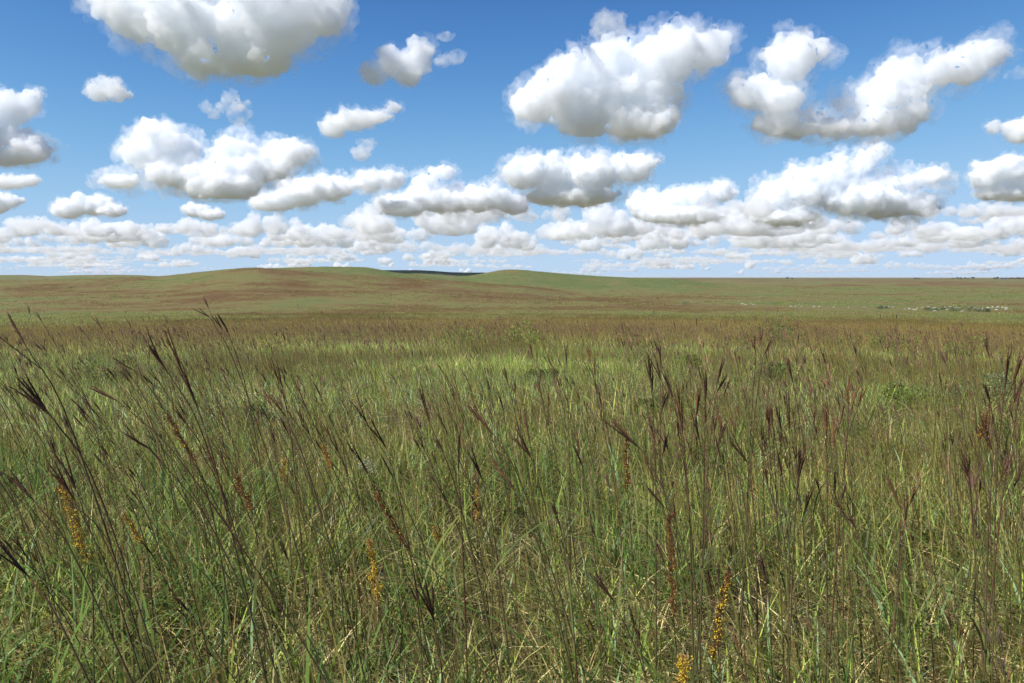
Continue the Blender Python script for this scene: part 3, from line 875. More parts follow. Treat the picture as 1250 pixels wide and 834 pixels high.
# tip, head base, a point of the stem, distance, fingers, colour, spread, side heads, pollen, label
HEROES = [
 ((-6,378),(31,422),(86,520),1.9,4,'purple',.07,1,0,'tall stalk whose thick purple head leans over the frame edge by the low hill'),
 ((238,376),(257,388),(290,452),3.4,2,'dark',.10,1,0,'slender stalk whose bent dark tip is highest of all against the russet band'),
 ((268,383),(279,406),(302,482),3.2,2,'dark',.08,1,0,'slender straight stalk beside the highest bent tip, its head split in two'),
 ((178,416),(206,456),(247,530),2.6,4,'purple',.10,1,0,'leaning stalk with a long four fingered purple head above the dark shrub'),
 ((211,436),(243,500),(268,590),2.1,3,'rust',.06,1,0,'stalk with a very long reddish head closed like a paintbrush beside the four fingered one'),
 ((103,466),(146,491),(226,570),2.2,3,'purple',.12,0,0,'strongly bent stalk whose head points sideways low over the grass'),
 ((137,436),(162,452),(200,500),2.9,3,'dark',.14,0,0,'thin nodding stalk with a small dark head just under the dark shrub'),
 ((20,470),(62,508),(120,600),1.8,4,'dark',.08,1,0,'heavy dark headed stalk leaning steeply over the golden plume nearest the frame edge'),
 ((155,526),(186,550),(262,650),2.2,3,'purple',.12,0,0,'arching stalk with a loose three fingered head above small orange plumes'),
 ((324,474),(350,510),(378,580),2.6,3,'rust',.07,1,0,'reddish stalk with a single closed head rising alone from pale thatch'),
 ((334,444),(345,476),(356,540),3.2,3,'rust',.12,1,0,'thin reddish stalk with a tufted head behind the lone closed red head'),
 ((0,575),(42,612),(96,690),1.7,4,'dark',.08,0,0,'low thick stalk crossing in front of the largest golden plume from the frame edge'),
 ((-4,655),(36,705),(78,770),1.6,4,'dark',.07,0,0,'lowest thick dark stalk in the bottom corner beside green blades'),
 ((60,560),(92,612),(140,720),1.9,3,'purple',.08,1,0,'purple stalk leaning just above the largest golden plume'),
 ((508,468),(525,517),(560,610),2.0,3,'purple',.07,0,0,'bold dark red stalk with a spear shaped head leaning over bright green grass'),
 ((453,510),(472,548),(488,610),2.5,3,'dark',.12,1,0,'dark forked stalk near the pale flowered sage sprigs'),
 ((566,494),(604,532),(640,600),2.3,3,'purple',.05,0,0,'stalk with a straight purple head tilted like a pencil'),
 ((559,528),(560,578),(566,700),2.0,3,'dark',.05,0,0,'perfectly upright stalk with a narrow dark head crossing the spear headed stalk'),
 ((571,548),(590,588),(604,660),2.4,3,'dark',.08,0,0,'short stalk with a curved dark head right beside the upright narrow head'),
 ((598,560),(629,600),(662,680),2.3,3,'rust',.05,0,0,'rusty stalk with a bar straight head tilted under the pencil like one'),
 ((627,524),(650,562),(672,650),2.4,4,'purple',.16,1,0,'stalk with an open four fingered head in the middle of the green grass'),
 ((608,474),(615,502),(622,580),3.4,2,'dark',.06,0,0,'small dark upright stalk above the pencil like tilted head'),
 ((690,418),(692,446),(695,560),3.7,3,'dark',.07,0,0,'solitary thin vertical stalk with a small dark head below the bright green strip'),
 ((738,510),(783,549),(822,630),2.1,4,'purple',.07,0,0,'stalk with a big pinkish brown head drooping sideways in front of golden anthers'),
 ((804,420),(807,444),(806,560),3.6,3,'dark',.12,1,0,'tall upright stalk with a notched dark tip, tallest of the dense upright cluster'),
 ((793,440),(797,478),(800,580),2.7,4,'dark',.10,1,0,'upright stalk with a bunched black head shoulder to shoulder with the notched one'),
 ((808,452),(823,488),(836,570),2.6,3,'purple',.08,1,0,'stalk whose curved head hooks away from the bunched black head'),
 ((824,478),(834,532),(842,640),2.2,5,'rust',.10,1,14,'broad rusty headed stalk flecked with yellow in the dense upright cluster'),
 ((944,412),(931,436),(920,520),3.2,3,'purple',.10,0,8,'Y shaped stalk whose head fans up and outward against the meadow'),
 ((917,410),(923,432),(916,530),3.3,2,'purple',.10,0,0,'thin stalk crossing the Y shaped stalk with a small paired head'),
 ((862,449),(861,492),(859,610),2.5,4,'dark',.08,1,0,'tall dark vertical stalk with a dense black head'),
 ((885,455),(874,482),(864,570),3.0,3,'dark',.07,0,0,'dark head on a slanting stalk beside the dense black vertical one'),
 ((884,516),(876,548),(862,640),2.6,3,'dark',.12,1,0,'forked stalk below the slanting dark head'),
 ((889,535),(914,566),(922,650),2.5,4,'dark',.07,0,0,'stalk with a black head leaning against the general row of upright ones'),
 ((960,478),(964,526),(964,640),2.5,2,'dark',.04,1,0,'needle thin upright stalk with a long narrow head'),
 ((937,494),(944,524),(948,620),2.8,4,'purple',.16,1,6,'upright stalk with a splayed brushy purple head'),
 ((979,548),(974,588),(968,680),2.3,5,'dark',.07,1,0,'stalk with a swollen black club of a head'),
 ((1047,472),(1036,512),(1026,620),2.5,3,'rust',.06,1,6,'tallest reddish stalk of the group beside the dark green bush'),
 ((1034,474),(1036,498),(1030,600),3.2,4,'rust',.12,1,8,'reddish tufted head directly behind the tallest reddish stalk'),
 ((1006,488),(1009,536),(1010,650),2.4,4,'rust',.09,2,10,'crowded stalk with several reddish heads stacked along it'),
 ((1230,430),(1226,478),(1216,590),2.4,4,'purple',.07,1,10,'tall stalk with an upright purple head and pale tip near the frame edge'),
 ((1252,460),(1241,502),(1222,620),2.3,4,'dark',.07,1,0,'dark headed stalk half cut by the frame edge'),
 ((1196,508),(1213,553),(1206,660),2.2,3,'purple',.09,1,12,'stalk bowing toward the tall upright one by the frame edge'),
 ((1174,558),(1184,586),(1190,680),2.4,4,'dark',.14,0,0,'short dark forked stalk in front of the bowing one'),
 ((1088,584),(1100,624),(1096,730),2.4,5,'rust',.09,1,4,'isolated stalk with a thick curved reddish head in open grass'),
 ((1030,620),(1046,648),(1064,730),2.5,3,'dark',.16,0,0,'low stalk with a small wide fork in the pale thatch'),
 ((722,694),(752,738),(786,820),2.1,4,'dark',.07,0,0,'low stalk with a drooping dark head among the bottom blades'),
 ((672,610),(686,650),(698,740),2.3,3,'dark',.06,0,0,'medium stalk with a slim dark head above the low drooping head'),
 ((510,700),(531,760),(540,830),1.8,6,'dark',.22,0,0,'dark fan shaped head low among the blades'),
 ((926,676),(937,716),(942,800),2.3,4,'dark',.10,0,0,'low stalk with a black V shaped head beside a rust plume'),
 ((788,594),(812,620),(836,720),2.4,3,'purple',.06,0,0,'leaning stalk with a small closed head under the dense upright cluster'),
 ((700,540),(712,572),(724,660),2.8,3,'purple',.12,1,0,'purple tufted stalk between the four fingered head and the drooping pink one'),
 ((1110,600),(1104,640),(1096,720),2.6,3,'rust',.18,0,4,'stalk close behind the thick curved reddish head with splayed fingers'),
]
hr = np.random.default_rng(77)
occupied = []
for tip, base, way, Y, nr, colour, spread, side, pollen, label in HEROES:
    G, path, hd, ln = pixel_stalk(tip, base, way, Y, hr)
    if tip[0] > 780 and hr.random() < 0.75: side += 1 + int(hr.integers(0, 2))
    parts = make_bluestem(hr, path, hd, ln, nr, colour, spread * 1.25, side, 1.3, 0.45, pollen, 1.0, 3)
    plant('big_bluestem', tuple(G), parts, label, 'grass stalk', ST)
    occupied.append(G[:2])

# the rest of the crop: a few stalk shapes, each copy an object of its own
KINDS = [('purple', 'slim bluestem stalk with a closed purple head among the nearer grass'), ('dark', 'slim bluestem stalk with a small black forked head among the nearer grass'),
         ('rust', 'slim bluestem stalk with a reddish brown head among the nearer grass'), ('bronze', 'slim bluestem stalk with a faded bronze head among the nearer grass'),
         ('grey', 'slim bluestem stalk with a dry grey spent head among the nearer grass')]
stock = []
for k in range(20):
    r = np.random.default_rng(900 + k)
    kind = (0, 1, 2, 0, 1, 3, 0, 2, 4, 1)[k % 10]
    h = r.uniform(0.85, 1.25); lean = r.uniform(0.06, 0.42)
    P0, P1, P2 = np.zeros(3), np.array((-0.25 * lean * h, 0.02, 0.5 * h)), np.array((-lean * h, r.normal(0, 0.04), h))
    path = smooth_path([P0, P1, P2], 12)
    hd = (P2 - P1); hd = hd / np.linalg.norm(hd) + np.array((-0.12, r.normal(0, 0.1), 0)); hd /= np.linalg.norm(hd)
    stock.append((kind, lean, make_bluestem(r, path, hd, r.uniform(0.075, 0.11), int(r.integers(2, 6)), KINDS[kind][0], r.uniform(0.07, 0.2), int(r.integers(0, 3)), 1.25, 0.35, 5 if r.random() < 0.3 else 0, 0.95, 1)))
r = np.random.default_rng(4242)
made = {}
count = 0
x, y = wedge(1.9, 8.5, 30, r, 34, 0.1)
order = np.argsort(np.hypot(x, y) + r.uniform(0, 5.0, len(x)))
for q in order:
    if count >= 300 - len(HEROES): break
    X, Y = x[q], y[q]
    px_ = CX + FPX * X / Y
    if Y < 3.0 and r.random() < 0.5: continue
    if not (px_ < 330 or 770 < px_ < 1070 or px_ > 1165) and r.random() < 0.45: continue
    if 1070 < px_ < 1165 and r.random() < 0.6: continue
    if min((X - a) ** 2 + (Y - b) ** 2 for a, b in occupied) < 0.010: continue
    leanwant = np.interp(px_, [0, 300, 650, 1000, 1250], [0.36, 0.30, 0.20, 0.10, 0.12])
    cand = sorted(range(20), key=lambda k: abs(stock[k][1] - leanwant) + r.uniform(0, 0.16))[0]
    kind = stock[cand][0]
    loc = (X, Y, gz(X, Y) - 0.02)
    sc = r.uniform(0.72, 1.12) if Y > 2.6 else r.uniform(0.55, 0.85)
    rz = r.normal(0, 0.45)
    if cand not in made:
        made[cand] = plant('big_bluestem', loc, stock[cand][2], KINDS[kind][1], 'grass stalk', ST)
        made[cand].rotation_euler = (0, 0, rz); made[cand].scale = (sc, sc, sc)
    else:
        copy_plant(made[cand], loc, rz, sc)
    occupied.append((X, Y)); count += 1

# beyond them nobody could count the stalks
def flat_stalk(k, w):
    r = np.random.default_rng(7000 + k); b = Bag()
    for _ in range(7 if w > 1.1 else 5):
        a0, q = r.uniform(0, 6.28), (0.45 if w > 1.1 else 0.26) * math.sqrt(r.random())
        p = np.array((q * math.cos(a0), q * math.sin(a0), 0)); h = r.uniform(0.7, 1.15); lean = r.uniform(0.05, 0.40)
        path = smooth_path([p, p + np.array((-0.25 * lean * h, 0, 0.5 * h)), p + np.array((-lean * h, r.normal(0, 0.05), h))], 7)
        c = pick(r, [(0.15, 0.11, 0.060), (0.14, 0.10, 0.055), (0.13, 0.13, 0.05)]) * 1.7
        tube(b, path, 0.0013 * w, c, 3)
        col = ((0.120, 0.060, 0.042), (0.150, 0.078, 0.045), (0.110, 0.062, 0.045), (0.190, 0.120, 0.060), (0.140, 0.085, 0.050))[r.integers(5)]
        hd = path[-1] - path[-2]; hd /= np.linalg.norm(hd)
        _, u, v = frame(hd)
        for _f in range(int(r.integers(2, 5))):
            d = hd + 0.14 * (r.normal() * u + r.normal() * v)
            q2 = path[-1] + np.linspace(0, 1, 4)[:, None] * d * r.uniform(0.07, 0.10)
            tube(b, q2, np.array((0.5, 1.0, 0.9, 0.25)) * 0.0026 * w, np.array(col) * 1.9 * r.uniform(0.8, 1.3), 4)
    return b.mesh('stalks', M_stalk)
fs = [flat_stalk(k, 1.25) for k in range(8)] + [flat_stalk(k + 50, 2.4) for k in range(6)] + [flat_stalk(k + 80, 1.0) for k in range(8)]
x1, y1 = wedge(6.5, 19, 1.7, r, 38, 1.5)
keep = fbm(x1, y1, 3.5, 3, 91) + r.normal(0, 0.1, len(x1)) > 0.40
x1, y1 = x1[keep], y1[keep]
x2, y2 = wedge(18, 75, 0.55, r, 36, 3)
keep = brownness(x2, y2) + r.normal(0, 0.15, len(x2)) > 0.30
x2, y2 = x2[keep], y2[keep]
x3, y3 = wedge(2.8, 7.5, 1.9, r, 36, 0.8)
p3_ = CX + FPX * x3 / y3
keep = (r.random(len(x3)) < np.interp(p3_, [300, 420, 740, 800, 1060, 1090, 1150, 1190], [0.8, 0.35, 0.35, 0.95, 0.95, 0.2, 0.2, 1.0]))
x3, y3 = x3[keep], y3[keep]
lay('bluestem_grass', 'countless thinner bluestem stalks with brown heads filling the meadow between and beyond the tall ones', np.concatenate([x1, x2, x3]), np.concatenate([y1, y2, y3]), fs,
    np.concatenate([r.integers(0, 8, len(x1)), r.integers(8, 14, len(x2)), r.integers(14, 22, len(x3))]), r, 0.75, 1.12)

# ---------------------------------------------------------------- golden plumes of indian grass
def plume(b, ab, p, dirn, ln, wd, r, col, open_=1.0, n_gold=60):
    t, u, v = frame(dirn)
    tube(b, p + np.linspace(0, 1, 6)[:, None] * t * ln, np.linspace(0.0012, 0.0005, 6), np.array(col) * 0.8, 4)
    V, F, C = [], [], []
    twigs = []
    nt_ = int(20 * ln / 0.22) + 8
    for i in range(nt_):
        q0 = (i + r.uniform(0, 1)) / nt_ * 0.92; a = r.uniform(0, 6.28)
        o = math.cos(a) * u + math.sin(a) * v
        d = t * r.uniform(0.7, 1.2) + o * 0.45; d /= np.linalg.norm(d)
        twigs.append((p + t * ln * q0, d, open_ * wd * (2.1 - 1.3 * q0) * r.uniform(0.5, 1.25)))
    for c0, d0, L0 in twigs:
        for _ in range(int(19 + 160 * L0)):
            q = r.uniform(0.1, 1.0)
            c = c0 + d0 * L0 * q + r.normal(0, 0.0026, 3)
            d = d0 + r.normal(0, 0.35, 3); d /= np.linalg.norm(d)
            L_, w = r.uniform(0.006, 0.010), r.uniform(0.0010, 0.0017)
            s = np.cross(d, r.normal(size=3)); s /= np.linalg.norm(s)
            m = len(V)
            V += [c, c + d * L_ * 0.45 + s * w, c + d * L_, c + d * L_ * 0.45 - s * w]
            F += [(m, m + 1, m + 2, m + 3)]
            C += [np.array(col) * r.uniform(0.5, 1.6)] * 4
    b.add(V, F, C)
    V, F, C = [], [], []
    for i in range(n_gold):
        c0, d0, L0 = twigs[int(len(twigs) * r.uniform(0, 0.85))]
        c = c0 + d0 * L0 * r.uniform(0.2, 1.1) + r.normal(0, 0.004, 3)
        s = r.uniform(0.0020, 0.0040)
        m = len(V)
        e = r.normal(size=3); e /= np.linalg.norm(e)
        f = np.cross(e, r.normal(size=3)); f /= np.linalg.norm(f)
        V += [c - e * s, c + f * s * .7, c + e * s, c - f * s * .7, c + np.cross(e, f) * s * .6, c - np.cross(e, f) * s * .6]
        F += [(m, m + 1, m + 4), (m + 1, m + 2, m + 4), (m + 2, m + 3, m + 4), (m + 3, m, m + 4), (m + 1, m, m + 5), (m + 2, m + 1, m + 5), (m + 3, m + 2, m + 5), (m, m + 3, m + 5)]
        cc = np.array((0.92, 0.68, 0.06)) * r.uniform(0.6, 1.15); C += [cc] * 6
    if V: ab.add(V, F, C)

GOLD, RUST = (0.44, 0.240, 0.060), (0.24, 0.100, 0.036)
PLUMES = [
 ((76,572),(112,694),(114,760),2.2,.026,GOLD,220,'largest golden orange plume of indian grass close to the frame edge'),
 ((152,626),(180,672),(186,740),2.7,.020,GOLD,60,'smaller golden plume just beyond the largest one, hidden under leaning stalks'),
 ((284,578),(310,630),(318,700),2.7,.022,RUST,40,'rust plume flecked with orange under the long red paintbrush head'),
 ((200,505),(240,566),(262,640),2.5,.016,RUST,14,'narrow rusty plume lying along the leaning purple stalks'),
 ((449,658),(462,738),(472,810),2.4,.024,GOLD,240,'bright yellow plume standing upright in the low thatch'),
 ((458,600),(502,680),(512,760),2.2,.010,RUST,16,'closed rust red plume slanting above the bright yellow one'),
 ((583,592),(581,640),(592,710),3.2,.016,GOLD,40,'small orange plume beside the upright narrow dark head'),
 ((530,644),(540,668),(548,730),3.3,.016,GOLD,34,'short plume with a tuft of yellow between two dark stalks'),
 ((820,622),(822,752),(828,820),2.0,.013,RUST,8,'long rust red spike standing upright in the grass'),
 ((886,680),(870,808),(868,834),1.9,.020,RUST,190,'tall rust and yellow plume at the bottom of the scene'),
 ((836,806),(830,850),(830,870),1.9,.024,GOLD,200,'yellow flowering plume cut by the bottom edge'),
 ((762,528),(766,604),(772,680),2.8,.014,RUST,26,'rusty plume with hanging anthers beside the drooping pinkish head'),
 ((345,558),(348,592),(354,660),3.2,.014,GOLD,22,'tiny orange plume on its own in the shaded grass'),
 ((391,543),(403,578),(410,650),3.3,.015,GOLD,26,'tiny orange plume beside the lone closed red head'),
 ((1206,498),(1196,540),(1192,620),2.8,.012,RUST,24,'yellow dotted rusty plume behind the bowing stalk'),
]
for tip, base, way, Y, wd, col, ng, label in PLUMES:
    G, path, hd, ln = pixel_stalk(tip, base, way, Y, hr)
    b, ab = Bag(), Bag()
    plume(b, ab, path[-1], hd, ln, wd, hr, col, 1.0, ng)
    parts = [('stem', stem_mesh(path, hr, 1.2, 0.5).mesh('stem', M_stalk), [], None),
             ('plume', b.mesh('plume', M_flower), [('anther_fringe', ab.mesh('anther_fringe', M_flower))], None)]
    for k in range(2):
        i = int(len(path) * hr.uniform(0.1, 0.5))
        parts.append(('leaf', leaf_mesh(path[i], hr.normal(WIND, 1.2), hr.uniform(0.2, 0.4), 0.008, pick(hr, GREEN) * 1.4, pick(hr, GREEN) * 1.3, hr), [], path[i]))
    plant('indian_grass', tuple(G), parts, label, 'grass plume', 'golden plumes of indian grass')
# ---------------------------------------------------------------- forbs, bushes, rocks, far trees
def leafy(b, centre, rad, n, size, pal, r, lum=1.0):
    """Leaf-sized faces through a clumpy volume."""
    subs = [(np.asarray(centre) + r.normal(0, 0.45, 3) * rad * np.array((1, 1, 0.55)), rad * r.uniform(0.3, 0.6)) for _ in range(9)]
    V, F, C = [], [], []
    for _ in range(n):
        c0, q = subs[r.integers(len(subs))]
        u = r.normal(size=3); u /= np.linalg.norm(u)
        c = c0 + u * q * r.uniform(0.3, 1.05) ** 0.6
        c[2] = max(c[2], 0.02)
        a = r.normal(size=3) + u * 0.8 + np.array((0, 0, 0.4)); a /= np.linalg.norm(a)
        s = np.cross(a, r.normal(size=3)); s /= np.linalg.norm(s)
        L_, w = size * r.uniform(0.6, 1.4), size * r.uniform(0.22, 0.4)
        m = len(V)
        V += [c, c + a * L_ * .5 + s * w, c + a * L_, c + a * L_ * .5 - s * w]
        F.append((m, m + 1, m + 2, m + 3)); C += [pick(r, pal, 0.3) * lum] * 4
    b.add(V, F, C)

DARKLEAF = [(0.13, 0.195, 0.045), (0.17, 0.23, 0.058), (0.10, 0.155, 0.038)]
LIME = [(0.22, 0.31, 0.055), (0.27, 0.35, 0.070), (0.18, 0.26, 0.048)]
GREY = [(0.22, 0.28, 0.11), (0.27, 0.32, 0.14), (0.18, 0.23, 0.09)]
br_ = np.random.default_rng(313)
def bush(px, py, wpx, hpx, pal, label, leaf=0.05, cat='bush', group='low bushes in the meadow', n=1700):
    g = on_ground(px, py)
    s = g.y / FPX
    w, h = wpx * s * 0.62, hpx * s * 0.8
    b = Bag()
    leafy(b, (0, 0, h * 0.5), max(w, h * 0.6), n, leaf, pal, br_)
    st = Bag()
    for _ in range(5):
        a = br_.uniform(0, 6.28)
        p = np.linspace(0, 1, 5)[:, None]
        tube(st, np.hstack([p * w * 0.5 * math.cos(a), p * w * 0.5 * math.sin(a), p * h * 0.8 - 0.02]), np.linspace(0.006, 0.002, 5), (0.09, 0.07, 0.04), 5)
    plant('bush', tuple(g), [('foliage', b.mesh('foliage', M_leaf, False), [], None), ('stem', st.mesh('stem', M_stalk), [], None)], label, cat, group)

bush(140,478,48,40,DARKLEAF,'dark green bush under the nodding stalks of the leaning crop',0.045)
bush(1045,545,38,34,DARKLEAF,'compact dark green leafy bush in open grass beside the reddish stalks',0.04)
bush(1096,500,52,36,LIME,'rounded lime green bush beyond the dark compact one',0.05)
bush(1072,432,52,20,LIME,'wide lime bush right under the russet band',0.09)
bush(845,455,30,22,LIME,'small lime bush behind the Y shaped stalk',0.06)
bush(940,470,40,24,DARKLEAF,'low dull green bush between the upright stalks',0.05)
bush(1180,500,70,30,GREY,'spreading grey green sage bush behind the tall edge stalks',0.05)
bush(1215,545,40,30,DARKLEAF,'dark bush half hidden by the bowing stalk',0.04)
bush(800,510,36,28,DARKLEAF,'dark bush behind the bunched black head',0.045)
bush(655,470,30,20,DARKLEAF,'small green bush near the solitary thin vertical stalk',0.045)
bush(320,525,38,30,DARKLEAF,'shaded bush behind the lone closed red head',0.04)
bush(940,425,60,14,DARKLEAF,'long low green bush far off under the russet band',0.09)
bush(1172,440,46,18,LIME,'pale green bush under the darkest russet streak',0.08)
bush(560,428,70,18,LIME,'bright lush clump in the strip before the russet band',0.09)
bush(640,430,60,16,LIME,'second lush clump, closer to the solitary vertical stalk',0.09)
bush(450,850,56,50,[(0.09, 0.20, 0.03), (0.12, 0.24, 0.045)],'broad leaved bright green herb at the bottom edge under the yellow plume',0.035, 'herb', n=420)
bush(1215,580,26,24,DARKLEAF,'tiny dark herb in front of the bowing stalk',0.03)

def flowered(name, px, py, n, hh, pal, fcol, label, cat, fsize, spread):
    g = on_ground(px, py)
    st, fl = Bag(), Bag()
    for _ in range(n):
        a, q = br_.uniform(0, 6.28), spread * math.sqrt(br_.random())
        p0 = np.array((q * math.cos(a) * .5, q * math.sin(a) * .5, -0.02)); p2 = np.array((q * math.cos(a), q * math.sin(a), hh * br_.uniform(0.8, 1.1)))
        path = smooth_path([p0, (p0 + p2) / 2 + np.array((0, 0, .05)), p2], 6)
        tube(st, path, np.linspace(0.002, 0.001, 6), pick(br_, pal), 4)
        leafy(fl, p2, fsize * 4, 26, fsize, fcol, br_)
    plant(name, tuple(g), [('stem', st.mesh('stem', M_stalk), [], None), ('flower_spray', fl.mesh('flower_spray', M_flower, False), [], None)], label, cat, None)
WHITE = [(0.52, 0.55, 0.40), (0.62, 0.63, 0.46), (0.36, 0.44, 0.26)]
YEL = [(0.55, 0.42, 0.04), (0.48, 0.40, 0.06), (0.38, 0.36, 0.06)]
flowered('white_sage', 452, 640, 9, 0.42, GREEN, WHITE, 'silvery white flowering sage sprigs in green grass near the forked dark stalk', 'wildflower', 0.010, 0.10)
flowered('goldenrod', 326, 432, 7, 0.62, GREEN, YEL, 'yellow goldenrod flowering at the foot of the russet band', 'wildflower', 0.035, 0.28)
flowered('goldenrod', 354, 433, 6, 0.60, GREEN, YEL, 'second goldenrod clump, a little duller, next to the yellow one', 'wildflower', 0.030, 0.22)
flowered('goldenrod', 588, 442, 4, 0.55, GREEN, YEL, 'small dull goldenrod between the two lush clumps', 'wildflower', 0.022, 0.16)
flowered('goldenrod', 870, 452, 4, 0.55, GREEN, YEL, 'small yellow goldenrod beside the small lime bush', 'wildflower', 0.022, 0.16)
flowered('goldenrod', 1128, 490, 4, 0.5, GREEN, YEL, 'faint goldenrod beside the rounded lime bush', 'wildflower', 0.018, 0.14)

# limestone breaking out of the far slope
M_rock = bpy.data.materials.new('limestone'); M_rock.use_nodes = True
tr_ = M_rock.node_tree; b_ = tr_.nodes['Principled BSDF']; b_.inputs['Roughness'].default_value = 0.9
nn = N(tr_, 'ShaderNodeTexNoise', Scale=2.2, Detail=6.0)
cc = N(tr_, 'ShaderNodeValToRGB'); cc.color_ramp.elements[0].color = (0.30, 0.28, 0.22, 1); cc.color_ramp.elements[1].color = (0.62, 0.58, 0.48, 1)
cc.color_ramp.elements[0].position = 0.3; cc.color_ramp.elements[1].position = 0.62
tr_.links.new(nn.outputs[0], cc.inputs[0]); tr_.links.new(cc.outputs[0], b_.inputs['Base Color'])
rocks = []
for k in range(5):
    r = np.random.default_rng(60 + k)
    v, f = ico(3)
    q = np.array([1 + 0.35 * (noise.noise(Vector(p) * 1.7 + Vector((k * 5.1, 0, 0)))) + 0.12 * noise.noise(Vector(p) * 5) for p in v])[:, None]
    w = np.clip(v * q, -0.8, 0.8)
    rocks.append(mesh_from('limestone_rock', w * np.array((1.0, 0.8, 0.62)) , f, (M_rock,), False))
r = np.random.default_rng(99)
spots = [(966, 374.4), (972, 374.2), (978, 374.3), (994, 374.6), (1000, 374.6), (1018, 375.4), (1037, 375.6), (1055, 375.5), (1072, 375.4), (1084, 375.2), (1090, 375.2),
         (1106, 378), (1110, 377.4), (1115, 378.5), (1120, 377), (1127, 375.5), (1133, 375), (1140, 376.5), (1147, 377), (1153, 375.5), (1160, 375), (1166, 375.8), (1172, 376.5), (1190, 376), (1194, 377.2), (1200, 377), (1206, 376), (1212, 375.5), (1218, 375.4), (1224, 375.6), (1230, 376.5), (1216, 378.5), (1228, 378.2), (1142, 380), (1176, 380.5), (1156, 378.5), (1184, 375.2), (906, 371.2), (916, 370.8), (911, 372.2), (919, 372)]
for x_, y_ in spots:
    g = on_ground(x_ + r.normal(0, 0.7), y_ + 0.4)
    o = link_mesh('limestone_rock', rocks[r.integers(5)], loc=(g.x, g.y, g.z + 0.30))
    s = r.uniform(0.35, 0.85) * g.y / 430
    o.scale = (s * r.uniform(1.0, 1.7), s, s * r.uniform(0.7, 1.0)); o.rotation_euler = (0, 0, r.uniform(-0.4, 0.4))
    tag(o, 'pale limestone rock in the loose pair of outcrops beyond the green meadow' if x_ < 930 else 'pale limestone rock in the broken white outcrop line across the far slope', 'rock', 'pale rocks of the lone outcrop' if x_ < 930 else 'pale rocks of the outcrop line')

def far_bush(px, py, w, h, label):
    g = on_ground(px, py)
    s = g.y / FPX
    b = Bag(); leafy(b, (0, 0, h * s * 0.42), 0.5 * w * s, 420, 0.34, [(0.15, 0.20, 0.095), (0.17, 0.22, 0.105), (0.13, 0.18, 0.09)], br_)
    st = Bag(); tube(st, np.array([(0, 0, -0.1), (0.05, 0, h * s * 0.3), (0, 0.05, h * s * 0.6)]), np.array((0.09, 0.06, 0.03)), (0.09, 0.07, 0.05), 5)
    plant('sumac_bush', tuple(g), [('foliage', b.mesh('foliage', M_leaf, False), [], None), ('stem', st.mesh('stem', M_stalk), [], None)], label, 'bush', 'bushes among the pale rocks')
for px_, py_, w, h, lab in [(1075,377,8,3.5,'small bush at the thin end of the white rock line'),(1082,376.6,6,2.5,'tiny bush next to the small one at the thin end of the rock line'),(1132,379,10,4,'green bush right behind the brightest cluster of white rocks'),(1143,379.5,9,3.5,'squat bush between two bright rock clusters'),
    (1162,379.5,10,4,'bush starting the dark thicket among the rocks'),(1172,380,16,6,'largest dark bluish bush amid the white rocks'),(1184,380.4,14,5.5,'second dark bush touching the largest one'),(1196,380.6,10,4.5,'rounded bush with a white rock in front'),(1206,380.8,9,4,'last green bush before the rocks thin out again'),(1150,378,8,3,'low bush in front of the bright rocks'),(838,372,10,3,'faint green bush on the slope beyond the green meadow')]:
    far_bush(px_, py_, w, h, lab)

# trees and a shed on the horizon, kilometres off
def tree_mesh(k, hgt):
    r = np.random.default_rng(800 + k); b = Bag()
    leafy(b, (0, 0, hgt * 0.6), hgt * 0.52, 500, 1.5, [(0.045, 0.075, 0.035), (0.06, 0.09, 0.04), (0.035, 0.06, 0.03)], r)
    t_ = Bag(); tube(t_, np.array([(0, 0, -0.5), (0.1, 0, hgt * .3), (0, 0.1, hgt * .65)]), np.array((0.35, 0.28, 0.12)), (0.09, 0.07, 0.05), 7)
    return b.mesh('crown', M_leaf, False), t_.mesh('trunk', M_stalk)
tm = [tree_mesh(k, (9, 11, 8, 12)[k]) for k in range(4)]
r = np.random.default_rng(5)
tl = [(1116,'lone tree on the flat horizon'),(1120,'smaller tree touching the lone one on the flat horizon')] + [(x_, None) for x_ in (1162,1167,1171,1176,1180,1186,1212,1216,1220,1226,1230,1233,1237,1240,1243,1247,1252)] + [(960,'single faint tree on the horizon beyond the flat plain'),(966,'paler faint tree beside the single faint one')]
for k, (x_, lab) in enumerate(tl):
    Y = 5400 + r.uniform(-150, 150); X = (x_ - CX) / FPX * Y
    c, t_ = tm[k % 4]
    s = r.uniform(0.8, 1.35)
    root = empty('tree', (X, Y, gz(X, Y))); root.scale = (s * 1.5, s * 1.5, s); root.rotation_euler = (0, 0, r.uniform(0, 6))
    link_mesh('crown', c, root); link_mesh('trunk', t_, root)
    tag(root, lab or ('dark tree in the short thin row on the horizon' if x_ < 1200 else 'dark tree in the denser row by the white shed on the horizon'), 'tree', 'trees on the horizon')
Y = 5200; X = (1222 - CX) / FPX * Y
sh = empty('shed', (X, Y, gz(X, Y)))
M_white = bpy.data.materials.new('white_paint'); M_white.use_nodes = True
M_white.node_tree.nodes['Principled BSDF'].inputs['Base Color'].default_value = (0.75, 0.75, 0.72, 1)
M_roof = bpy.data.materials.new('grey_roof'); M_roof.use_nodes = True
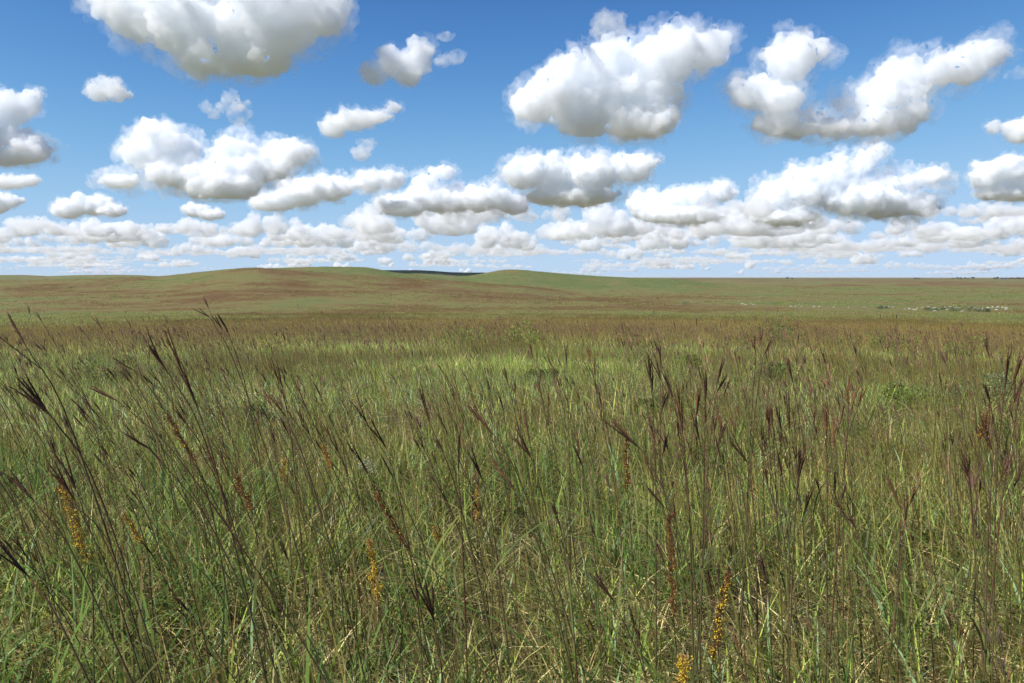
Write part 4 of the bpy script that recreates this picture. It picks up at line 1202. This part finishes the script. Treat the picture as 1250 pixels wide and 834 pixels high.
M_roof.node_tree.nodes['Principled BSDF'].inputs['Base Color'].default_value = (0.45, 0.46, 0.47, 1)
w, d, h, q = 13, 6, 5, 8
link_mesh('wall', mesh_from('wall', [(-w,-d,-1),(w,-d,-1),(w,d,-1),(-w,d,-1),(-w,-d,h),(w,-d,h),(w,d,h),(-w,d,h),(-w,0,q),(w,0,q)], [(0,1,5,4),(2,3,7,6),(3,0,4,8,7),(1,2,6,9,5)], (M_white,)), sh)
link_mesh('roof', mesh_from('roof', [(-w-.6,-d-.7,h-.4),(w+.6,-d-.7,h-.4),(w+.6,0,q+.1),(-w-.6,0,q+.1),(w+.6,d+.7,h-.4),(-w-.6,d+.7,h-.4),(-w-.6,-d-.7,h-.1),(w+.6,-d-.7,h-.1),(w+.6,0,q+.4),(-w-.6,0,q+.4),(w+.6,d+.7,h-.1),(-w-.6,d+.7,h-.1)], [(0,1,2,3),(3,2,4,5),(6,9,8,7),(9,11,10,8),(0,6,7,1),(5,4,10,11)], (M_roof,)), sh)
tag(sh, 'tiny white shed in front of the dark tree row on the horizon', 'shed')

# ---------------------------------------------------------------- thin summer haze over the plain
hz = 61000.0
zl, zh = float(GZ.min()) - 1.0, 46.0
hv = [(x_, y_, z_) for z_ in (zl, zh) for x_, y_ in ((-hz, -hz), (hz, -hz), (hz, hz), (-hz, hz))]
M_haze = bpy.data.materials.new('haze'); M_haze.use_nodes = True
th = M_haze.node_tree; th.nodes.clear()
pv = th.nodes.new('ShaderNodeVolumePrincipled'); pv.inputs['Color'].default_value = (0.86, 0.92, 1.0, 1); pv.inputs['Density'].default_value = 1.4e-5
oh = th.nodes.new('ShaderNodeOutputMaterial'); th.links.new(pv.outputs[0], oh.inputs['Volume'])
tag(link_mesh('haze', mesh_from('haze', hv, [(3, 2, 1, 0), (4, 5, 6, 7), (0, 1, 5, 4), (1, 2, 6, 5), (2, 3, 7, 6), (3, 0, 4, 7)], (M_haze,))), 'thin pale haze in the air over the whole plain', 'haze', kind='stuff')
